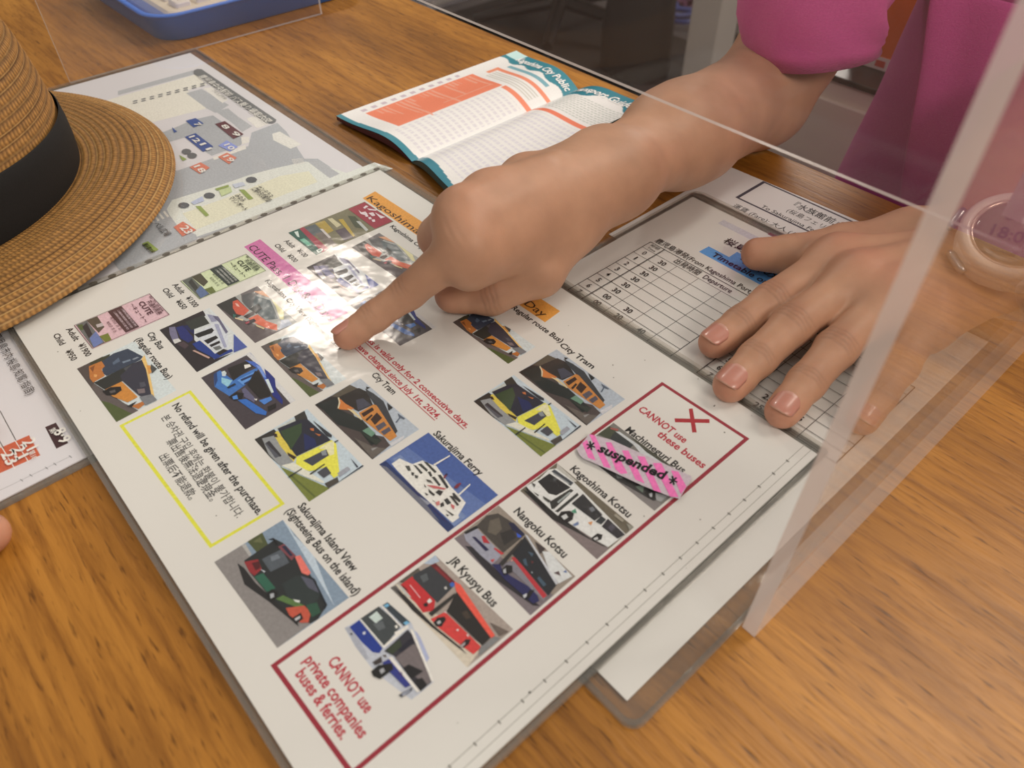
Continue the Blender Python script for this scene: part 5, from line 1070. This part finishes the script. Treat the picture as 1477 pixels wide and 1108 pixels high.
for sx in (-1, 1):
    e_ = mesh('eye', *ball(hp(sx*27, 58.5, 9), 12.2), M_EYE, person, smooth=True); mesh('iris', *ball(hp(sx*27, 66.0, 6.2), 5.3), M_IRIS, e_, smooth=True)
    V, F = tube([hp(sx*(12+q*32), 76-q*q*12+3*math.sin(q*3), 25+5*math.sin(q*3.1)) for q in np.linspace(0, 1, 9)], [1.4, 2.2, 2.4, 2.4, 2.3, 2.1, 1.8, 1.4, 0.8], 6); mesh('eyebrow', V, F, M_IRIS, person, smooth=True)
for (tp_, ax_, up_, r_, L_, wf_) in nails: nail_mesh(person, tp_, ax_, up_, r_, L_, wf_)

# --- pink polo: trunk, sleeves, hanging hem
S = SDF((50, 420, -300), (560, 740, 290), 3.2)
S.cone((208, 600, -260), (222, 600, 150), 100, 84, 40); S.cone((375, 600, -260), (372, 600, 150), 100, 84, 40); S.cone((295, 590, -260), (300, 596, 150), 104, 88, 40)
S.cone((195, 600, 185), (405, 600, 185), 74, 74, 60)
S.cone((170, 600, 190), (140, 560, 150), 58, 52, 30); S.cone((430, 600, 190), (412, 570, 155), 58, 50, 30)
# folds
g = np.meshgrid(*[S.org[i]+np.arange(S.f.shape[i])*S.h for i in range(3)], indexing='ij', sparse=True)
S.f += (3.2*np.sin(g[0]/19+np.sin(g[2]/60)*1.4)*np.clip((40-g[2])/120, 0, 1)+1.6*np.sin((g[0]+g[1]*0.8-g[2]*0.9)/14)*np.clip((g[2]+10)/80, 0, 1)).astype(np.float32)
# hollow sleeves and neck
v_, f_ = S.mesh()
shirt = mesh('polo_shirt', v_, f_, M_PINK, person, smooth=True)
sm = shirt.modifiers.new('soft', 'SMOOTH'); sm.factor = 0.6; sm.iterations = 4
def sleeve_tube(path, rad, sx=1.0):
    path = [np.array(p, float) for p in path]; n = 72; m = 26; V = []; ts = np.linspace(0, len(path)-1, m); prev = None
    for i, t in enumerate(ts):
        a = int(min(t, len(path)-1.0001)); f_ = t-a; q = path[a]*(1-f_)+path[a+1]*f_; r = rad[a]*(1-f_)+rad[a+1]*f_
        d = unit(path[a+1]-path[a])
        if i: d = unit(0.75*prev+0.25*d)
        prev = d; u = unit(np.cross(d, (0, 0, 1))); w = np.cross(u, d)
        hem = 1.0 if i >= m-4 else 0.0
        for k_ in range(n):
            an = 2*math.pi*k_/n; rr_ = r+0.9*math.sin(3*an+i*0.25)+0.5*math.sin(5*an-i*0.3+1)*(i/m)+(0.8 if hem and i == m-4 else 0)
            V.append(q+rr_*(math.cos(an)*u*sx+math.sin(an)*w))
    F = [(i*n+k_, i*n+(k_+1) % n, (i+1)*n+(k_+1) % n, (i+1)*n+k_) for i in range(m-1) for k_ in range(n)]
    o = mesh('sleeve', V, F, M_PINK, person, smooth=True); q_ = o.modifiers.new('thick', 'SOLIDIFY'); q_.thickness = 0.0016; q_.offset = 1
    return o
hc = PT(1171, 66, 434)
sleeve_tube([(190, 600, 190), (140, 555, 145), (116, 500, 112), hc+np.array([-6, -9, 34.]), hc+np.array([0,-1,-4])], [58, 53, 47, 42, 40])
sleeve_tube([(415, 600, 190), (412, 555, 152), (372, 512, 112), (318, 492, 70)], [58, 52, 46, 42])
# overlapping front flap with a crisp vertical edge
P1 = [PT(1346, -30, 486), PT(1338, 60, 484), PT(1322, 150, 482), PT(1306, 240, 480), PT(1296, 330, 480)]
V = []; F = []
nz_, nx_ = len(P1), 14
for i, p in enumerate(P1):
    for j in range(nx_):
        x = p[0]+j*10; y = p[1]-4+3*math.sin(j*0.9+i*0.3)*min(1, j/2)+(j/(nx_-1))**2*34; V.append((x, y, p[2]))
V = np.array(V); F = [(i*nx_+j, i*nx_+j+1, (i+1)*nx_+j+1, (i+1)*nx_+j) for i in range(nz_-1) for j in range(nx_-1)]
fl_ = mesh('shirt_front_flap', V, F, M_PINK, person, smooth=True); q = fl_.modifiers.new('thick', 'SOLIDIFY'); q.thickness = 0.003; q2 = fl_.modifiers.new('s', 'SUBSURF'); q2.levels = 2; q2.render_levels = 2

# ------------------------------------------------------------------ 10: wrist watch on the left wrist
M_WATCH = plain('rose_beige_resin', dc(240, 220, 206), 0.33, coat=0.2); M_WB = plain('watch_button_metal', dc(190, 186, 184), 0.3, metal=0.8)
M_LCD = plain('watch_screen', dc(150, 132, 112), 0.12, coat=0.6); M_WR = plain('polished_bezel_ring', dc(226, 200, 182), 0.15, metal=0.35)
wc = P(1462, 344, 51.5); wn = unit((0.08, -0.42, 0.9)); wy = unit(la-wn*(la@wn)); wx = np.cross(wy, wn)
watch = empty('wrist_watch', 'chunky rose beige digital wrist watch on the left wrist', 'watch', loc=tuple(wc))
def wp(x, y, z): return wc+wx*x+wy*y+wn*z
def lathe(prof, n=56):
    V = []; F = []
    for r, z in prof:
        for k_ in range(n): a = 2*math.pi*k_/n; V.append(wp(r*math.cos(a), r*math.sin(a), z))
    for i in range(len(prof)-1):
        for k_ in range(n): F.append((i*n+k_, i*n+(k_+1) % n, (i+1)*n+(k_+1) % n, (i+1)*n+k_))
    F.append(tuple((len(prof)-1)*n+k_ for k_ in range(n))); return V, F
def wmesh(nm, vf, m, sm_=True, p=None):
    o = mesh(nm, vf[0], vf[1], m, p or watch, smooth=sm_); return o
oc = []
for i in range(16):
    a = 2*math.pi*(i+0.5)/16; r = 21.6 if i % 4 in (1, 2) else 20.4; oc.append((r*math.cos(a), r*math.sin(a)))
v = [wp(x*s_, y*s_, z) for s_, z in ((0.90, -11), (0.98, -8), (1.0, -2), (0.97, 1.2), (0.88, 2.2)) for x, y in oc]
f = [(i*16+j, i*16+(j+1) % 16, (i+1)*16+(j+1) % 16, (i+1)*16+j) for i in range(4) for j in range(16)]+[tuple(64+j for j in range(16)), tuple(range(15, -1, -1))]
o = wmesh('watch_case', (v, f), M_WATCH, False); bevel(o, 0.8, 3)
wmesh('bezel', lathe([(20.2, 0), (20.4, 2.4), (19.6, 3.8), (18.4, 4.4), (17.0, 4.3), (16.2, 3.6), (15.8, 2.2)]), M_WATCH)
wmesh('inner_ring', lathe([(16.4, 3.0), (16.2, 3.9), (15.5, 4.0), (14.9, 3.0), (14.6, 2.4)]), M_WR)
wmesh('watch_screen', lathe([(15.0, 2.6), (14.6, 3.3), (9, 3.6), (0.1, 3.7)]), M_LCD)
sv, sf = lathe([(19.0, 4.42), (18.8, 4.5)]);
for a_ in (172, 228):
    a = math.radians(a_); c_, s_ = math.cos(a), math.sin(a)
    pts = [wp(c_*22.3-s_*t*5.5, s_*22.3+c_*t*5.5, -2.5) for t in (-1, -0.6, 0.6, 1)]
    wmesh('button', tube(pts, [1.4, 1.9, 1.9, 1.4], 10), M_WB)
# raised lettering blocks and digits
wu = Ink(0)
def wtext(body, x, y, w_, size, col):
    def sf_(q): return np.array([wp(a[0], a[1], 3.95) for a in q])
    TEXTS.append((watch, body, np.array([x, y], float), np.array([x+w_, y], float), size, col, 0, 0.0, 'screen_digits', 0.0, sf_))
wtext('18:06', -8.5, -4.2, 15.5, 8.0, (84, 74, 62)); wtext('S', -6, 5.0, 2.6, 4.2, (84, 74, 62)); wtext('ALARM', -6, -11.0, 9, 2.6, (110, 90, 76)); wtext('WATER RESIST', -8, 11.5, 15, 2.2, (226, 206, 190))
# strap around the wrist
V = []; F = []; nst = 40
for i in range(nst+1):
    a = math.radians(-205+230*i/nst)+math.pi*0.0
    ca, sa = math.cos(a), math.sin(a)
    cen = wc-wn*24; rx_, rz_ = 29.0, 20.5
    p = cen+wx*ca*rx_+wn*sa*rz_; nn = unit(wx*ca/rx_+wn*sa/rz_)
    w_ = 11.5-2.0*abs(math.cos(a*0.5+0.78))
    for dy, dn in ((-w_, 0.6), (-w_+1, 1.8), (w_-1, 1.8), (w_, 0.6), (w_, -0.6), (-w_, -0.6)): V.append(p+wy*dy+nn*dn)
for i in range(nst):
    for j in range(6): F.append((i*6+j, i*6+(j+1) % 6, (i+1)*6+(j+1) % 6, (i+1)*6+j))
wmesh('strap', (V, F), M_WATCH)
for s_ in (-1, 1): # lugs
    pts = [wp(0, s_*0, 0)]

# ------------------------------------------------------------------ 11: behind the counter
M_BEIGE = plain('beige_enamel', dc(232, 226, 208), 0.5, bump=0.04, bscale=30); M_BLACK = plain('black_fabric', dc(24, 21, 20), 0.8, bump=0.3, bscale=300, var=0.2)
M_BLKP = plain('black_plastic', dc(28, 26, 26), 0.35); M_STEEL = plain('brushed_grey_metal', dc(120, 116, 112), 0.35, metal=0.7); M_WHT = plain('white_enamel', dc(188, 182, 176), 0.45, bump=0.03, bscale=40)
M_DARKW = plain('dark_brown_board', dc(44, 32, 26), 0.5, bump=0.1, bscale=30, var=0.2)
M_BEIGE.node_tree.nodes['Principled BSDF'].inputs['Base Color'].default_value = (0.82, 0.78, 0.67, 1)
TB = 745; qa = PT(1232, 116, TB); CB0, CB1, CBZ = PT(1105, 150, TB)[0], qa[0]+170, qa[2]
cb = empty('filing_cabinet', 'low beige metal cabinet behind the counter, under the orange box', 'cabinet', loc=(CB0+100, TB+150, FZ))
o = mesh('cabinet_body', *box((CB0, TB, FZ+30), (CB1, TB+360, CBZ-6)), M_BEIGE, cb); bevel(o, 3)
mesh('plinth', *box((CB0+8, TB+10, FZ), (CB1-8, TB+350, FZ+30)), M_BLKP, cb)
o = mesh('cabinet_top', *box((CB0-4, TB-4, CBZ-6), (CB1+4, TB+364, CBZ)), M_BLKP, cb); bevel(o, 1)
for i in range(3):
    d_ = mesh('drawer', *box((CB0+8, TB-5, FZ+45+i*200), (CB1-8, TB, FZ+238+i*200)), M_BEIGE, cb); bevel(d_, 1.5)
    mesh('drawer_handle', *box((CB0+90, TB-10, FZ+130+i*200), (CB0+190, TB-5, FZ+145+i*200)), M_STEEL, d_)
M_OR = plain('orange_card', dc(216, 104, 34), 0.5, var=0.25, bscale=120); M_LAB = plain('white_label', dc(214, 208, 204), 0.5)
OX = PT(1225, 100, TB+40)[0]
ob = empty('orange_box', 'orange patterned box with a white strip, seen in the gap beneath the sleeve', 'box', loc=(OX+80, TB+80, CBZ+0.5))
o = mesh('box_body', *box((OX, TB+40, CBZ+0.5), (OX+170, TB+140, CBZ+110)), M_OR, ob); bevel(o, 1)
mesh('label_strip', *box((OX-0.5, TB+39, CBZ+1), (OX+170.5, TB+39.9, CBZ+13)), M_LAB, ob)
M_LM = plain('label_mark_red', dc(190, 60, 50), 0.5)
for i in range(9): mesh('label_mark', *box((OX+8+i*17, TB+38.4, CBZ+4), (OX+16+i*17+(i % 3)*2, TB+38.9, CBZ+10)), M_LM, ob)
# white panel leg with a barcode sheet and what leans about it
wp_ = empty('white_post', 'white square post standing on the floor behind the counter', 'post', loc=(-890, 1880, FZ))
lo_ = P(1004, 152, FZ)
o = mesh('post_body', *box((lo_[0]-48, lo_[1]-30, FZ), (lo_[0]+48, lo_[1]+60, 300)), M_WHT, wp_); bevel(o, 4)
for i in range(6): mesh('printed_stripe', *box((lo_[0]-44+i*9, lo_[1]-31, FZ+330), (lo_[0]-40+i*9, lo_[1]-30.2, FZ+560)), M_BLKP, wp_)
w2 = P(1071, 60, FZ)
wq = empty('room_divider', 'narrow white room divider edge standing behind the arm, right of the post', 'panel', loc=(w2[0], w2[1], FZ))
o = mesh('panel_body', *box((w2[0]-30, w2[1], FZ), (w2[0]+18, w2[1]+400, 200)), M_WHT, wq); bevel(o, 3)
mesh('panel_foot', *box((w2[0]-40, w2[1]-10, FZ), (w2[0]+28, w2[1]+410, FZ+20)), M_STEEL, wq)
# office chair
c0 = P(800, 70, FZ); chx, chy = c0[0]-60, c0[1]+80
FZ0 = FZ; FZ = FZ0+8.5
ch = empty('office_chair', 'black office chair on castors standing on the added black sheet behind the counter', 'chair', loc=(chx, chy, FZ))
def rrb(x0, y0, x1, y1, r, zs):
    return ring_loft([[(p[0], p[1], z) for p in rrect(x0+i, y0+i, x1-i, y1-i, r, 6)] for z, i in zs])
o = mesh('seat', *rrb(chx-240, chy-230, chx+240, chy+230, 90, [(FZ+420, 20), (FZ+430, 4), (FZ+470, 0), (FZ+492, 14), (FZ+500, 50)]), M_BLACK, ch, smooth=True)
V, F = tube([(chx, chy, FZ+120), (chx, chy, FZ+420)], [30, 22], 16); mesh('gas_column', V, F, M_BLKP, ch)
for i in range(5):
    a = math.radians(20+72*i); e_ = (chx+300*math.cos(a), chy+300*math.sin(a), FZ+70)
    V, F = tube([(chx, chy, FZ+115), e_], [26, 16], 10); lg = mesh('base_arm', V, F, M_BLKP, ch)
    V, F = tube([(e_[0]-14*math.sin(a), e_[1]+14*math.cos(a), FZ+28), (e_[0]+14*math.sin(a), e_[1]-14*math.cos(a), FZ+28)], 28, 14); mesh('castor', V, F, M_BLKP, lg)
bk_ = [(chx+(i/10-0.5)*440, chy+250-60*math.sin(math.pi*i/10)*0+30*((i/10-0.5)**2)*-4, 0) for i in range(11)]
V = []; F = []
for zi, z in enumerate(np.linspace(FZ+540, FZ+980, 9)):
    w_ = 1-0.25*abs(zi-4)/4*(1 if zi > 4 else 0.6)
    for i, p in enumerate(bk_): V.append((chx+(p[0]-chx)*w_, p[1]+(z-FZ-540)*0.12, z))
for zi in range(8):
    for i in range(10): F.append((zi*11+i, zi*11+i+1, (zi+1)*11+i+1, (zi+1)*11+i))
o = mesh('backrest', V, F, M_BLACK, ch, smooth=True); q_ = o.modifiers.new('thick', 'SOLIDIFY'); q_.thickness = 0.05
V, F = tube([(chx, chy+120, FZ+415), (chx, chy+270, FZ+430), (chx, chy+300, FZ+640)], 18, 10); mesh('back_bar', V, F, M_STEEL, ch)
# black sheet added to darken the floor, and bag
FZ = FZ0
m0, m1 = P(655, 60, FZ), P(925, 0, FZ)
o = mesh('floor_darkening_sheet', *prism(rrect(-1980, 1480, -1000, 2200, 40), FZ+0.5, FZ+8), plain('black_darkening_sheet', dc(30, 26, 25), 0.7, bump=0.5, bscale=80)); bevel(o, 2)
tag(o, 'black sheet added on the floor to darken it under the office chair and bag', 'mat')
b0 = P(905, 120, FZ)
FZ = FZ0+8.5
bg = empty('black_bag', 'slouching black cloth bag on the added black sheet right of the black chair', 'bag', loc=(b0[0], b0[1], FZ))
rings = []
for z, w_, d_ in ((0, 100, 80), (12, 116, 92), (120, 122, 92), (240, 112, 70), (320, 95, 40), (345, 88, 18)):
    rings.append([(b0[0]-30+w_*math.cos(a)*(1+0.05*math.sin(5*a+z/50)), b0[1]+60+d_*math.sin(a)*(1+0.06*math.sin(4*a+z/40)), FZ+z) for a in np.linspace(0, 2*math.pi, 40, endpoint=False)])
mesh('bag_body', *ring_loft(rings), M_BLACK, bg, smooth=True)
V, F = tube([(b0[0]-30+78*math.cos(a), b0[1]+60, FZ+330+110*math.sin(a)) for a in np.linspace(0, math.pi, 16)], 7, 8); mesh('bag_handle', V, F, M_BLKP, bg, smooth=True)
g0_ = P(914, 96, FZ)
V = []; gl_ = [[(g0_[0]+(26*s_)*math.cos(a), g0_[1]+(20*s_)*math.sin(a), FZ+z) for a in np.linspace(0, 2*math.pi, 20, endpoint=False)] for z, s_ in ((0.5, 0.6), (4, 0.95), (22, 1.0), (40, 0.7), (46, 0.2))]
tag(mesh('crumpled_tissue', *ring_loft(gl_), M_LAB, None, smooth=True), 'small crumpled white tissue on the added black sheet beside the black bag', 'tissue')
FZ = FZ0
# tangled cables
for nm, col, ph, oy in (('blue_cable', (70, 84, 150), 0.0, -15), ('purple_cable', (96, 50, 84), 1.7, 125)):
    c = P(955, 20, FZ); pts = [(c[0]+120*math.cos(t*1.0+ph)*(0.5+0.5*math.sin(t*0.37+ph))-20+t*5, c[1]+oy+58*math.sin(t*1.3+ph), FZ+12+18*abs(math.sin(t*0.9+ph))) for t in np.linspace(0, 19, 90)]
    V, F = tube(pts, 9, 8); tag(mesh(nm, V, F, plain(nm, dc(*col), 0.4)), 'tangled %s lying on the grey floor near the white post' % nm.replace('_', ' '), 'cable')
p0 = P(1050, 34, FZ)
sh = [[(p0[0]+(40*s_)*math.cos(a), p0[1]+(90*s_)*math.sin(a), FZ+z) for a in np.linspace(0, 2*math.pi, 24, endpoint=False)] for z, s_ in ((0.5, 0.85), (10, 1.0), (40, 0.95), (70, 0.6), (80, 0.35))]
tag(mesh('cream_pouch', *ring_loft(sh), plain('cream_cloth', dc(190, 176, 146), 0.8, bump=0.3, bscale=60), None, smooth=True), 'small cream cloth pouch on the floor between the white post and panel', 'pouch')
s0 = P(600, 2, FZ)
pb = empty('paper_stack', 'pale stack of papers on the floor just past the counter edge, left of the chest', 'papers', loc=(s0[0], s0[1], FZ))
for i in range(8):
    w_ = 10*math.sin(i*2.1); mesh('sheet_bundle', *box((s0[0]-160+w_, s0[1]-20+w_, FZ+0.5+i*14), (s0[0]+120+w_, s0[1]+260+w_, FZ+13.5+i*14)), M_LAB if i % 2 else M_PAPERC, pb)

# ------------------------------------------------------------------ 12: customer's hand resting at the left edge of the picture
cu = empty('person', 'second person at the left counter edge, only a pink fingertip showing', 'person', loc=(60, -60, 0))
nails.clear()
S = SDF((-220, -330, 0.3), (160, -18, 84), 1.5); bl = []
tipc = P(-19, 771, 8.0)
dd = unit((-0.80, -0.60, 0.0)); sdv = np.array([0.60, -0.80, 0])
def cf(off, ln, tip):
    b = tip+dd*ln; finger(S, [b+np.array([0, 0, 16.]), tip+dd*ln*0.5+np.array([0, 0, 10.]), tip+dd*ln*0.24+np.array([0, 0, 3.]), tip], [9.4, 8.6, 7.8, 7.2], 3, blobs=bl, nailup=(0, 0, 1.0)); return b+np.array([0, 0, 16.])
bs = [cf(0, 78, tipc), cf(1, 82, tipc+sdv*19+dd*-2), cf(2, 76, tipc+sdv*37+dd*6), cf(3, 62, tipc+sdv*54+dd*22)]
hw = tipc+dd*150+sdv*24+np.array([0, 0, 24.])
S.cone(hw, hw+dd*40+np.array([0, 0, 4.]), 21, 21, 14); S.cone(hw+dd*30, hw+dd*170+np.array([0, 0, 14.]), 22, 30, 14)
for b in bs: S.cone(b-np.array([0, 0, 3.]), hw, 12, 15, 12)
finger(S, [hw+sdv*-14-dd*14, tipc+dd*92-sdv*24+np.array([0, 0, 10.]), tipc+dd*64-sdv*36+np.array([0, 0, 5.]), tipc+dd*44-sdv*38+np.array([0, 0, 2.])], [13, 11, 9.5, 8], 4, blobs=bl, nailup=(-.3, 0, .9))
V, F = S.mesh(); mesh('body', V, F, M_SKIN, cu, smooth=True, cols=vcol(V, bl, SKB))
q0, q1 = hw+dd*110+np.array([0, 0, 9.]), hw+dd*212+np.array([0, 0, 17.])
F_ = [q0+(q1-q0)*t for t in (0, .05, .3, .6, .9, .97, 1.0)]
V, F = tube(F_, [33.5, 34.5, 34, 36, 38, 35, 20], 40); F = F[:-2]+[F[-1]]
for i_, v_ in enumerate(V): v_[2] = max(v_[2], 0.5)
mesh('sleeve', V, F, plain('grey_sleeve_cloth', dc(90, 96, 104), 0.85, bump=0.3, bscale=500), cu, smooth=True)
for (tp_, ax_, up_, r_, L_, wf_) in nails: nail_mesh(cu, tp_, ax_, up_, r_, L_, wf_)
flush_texts()
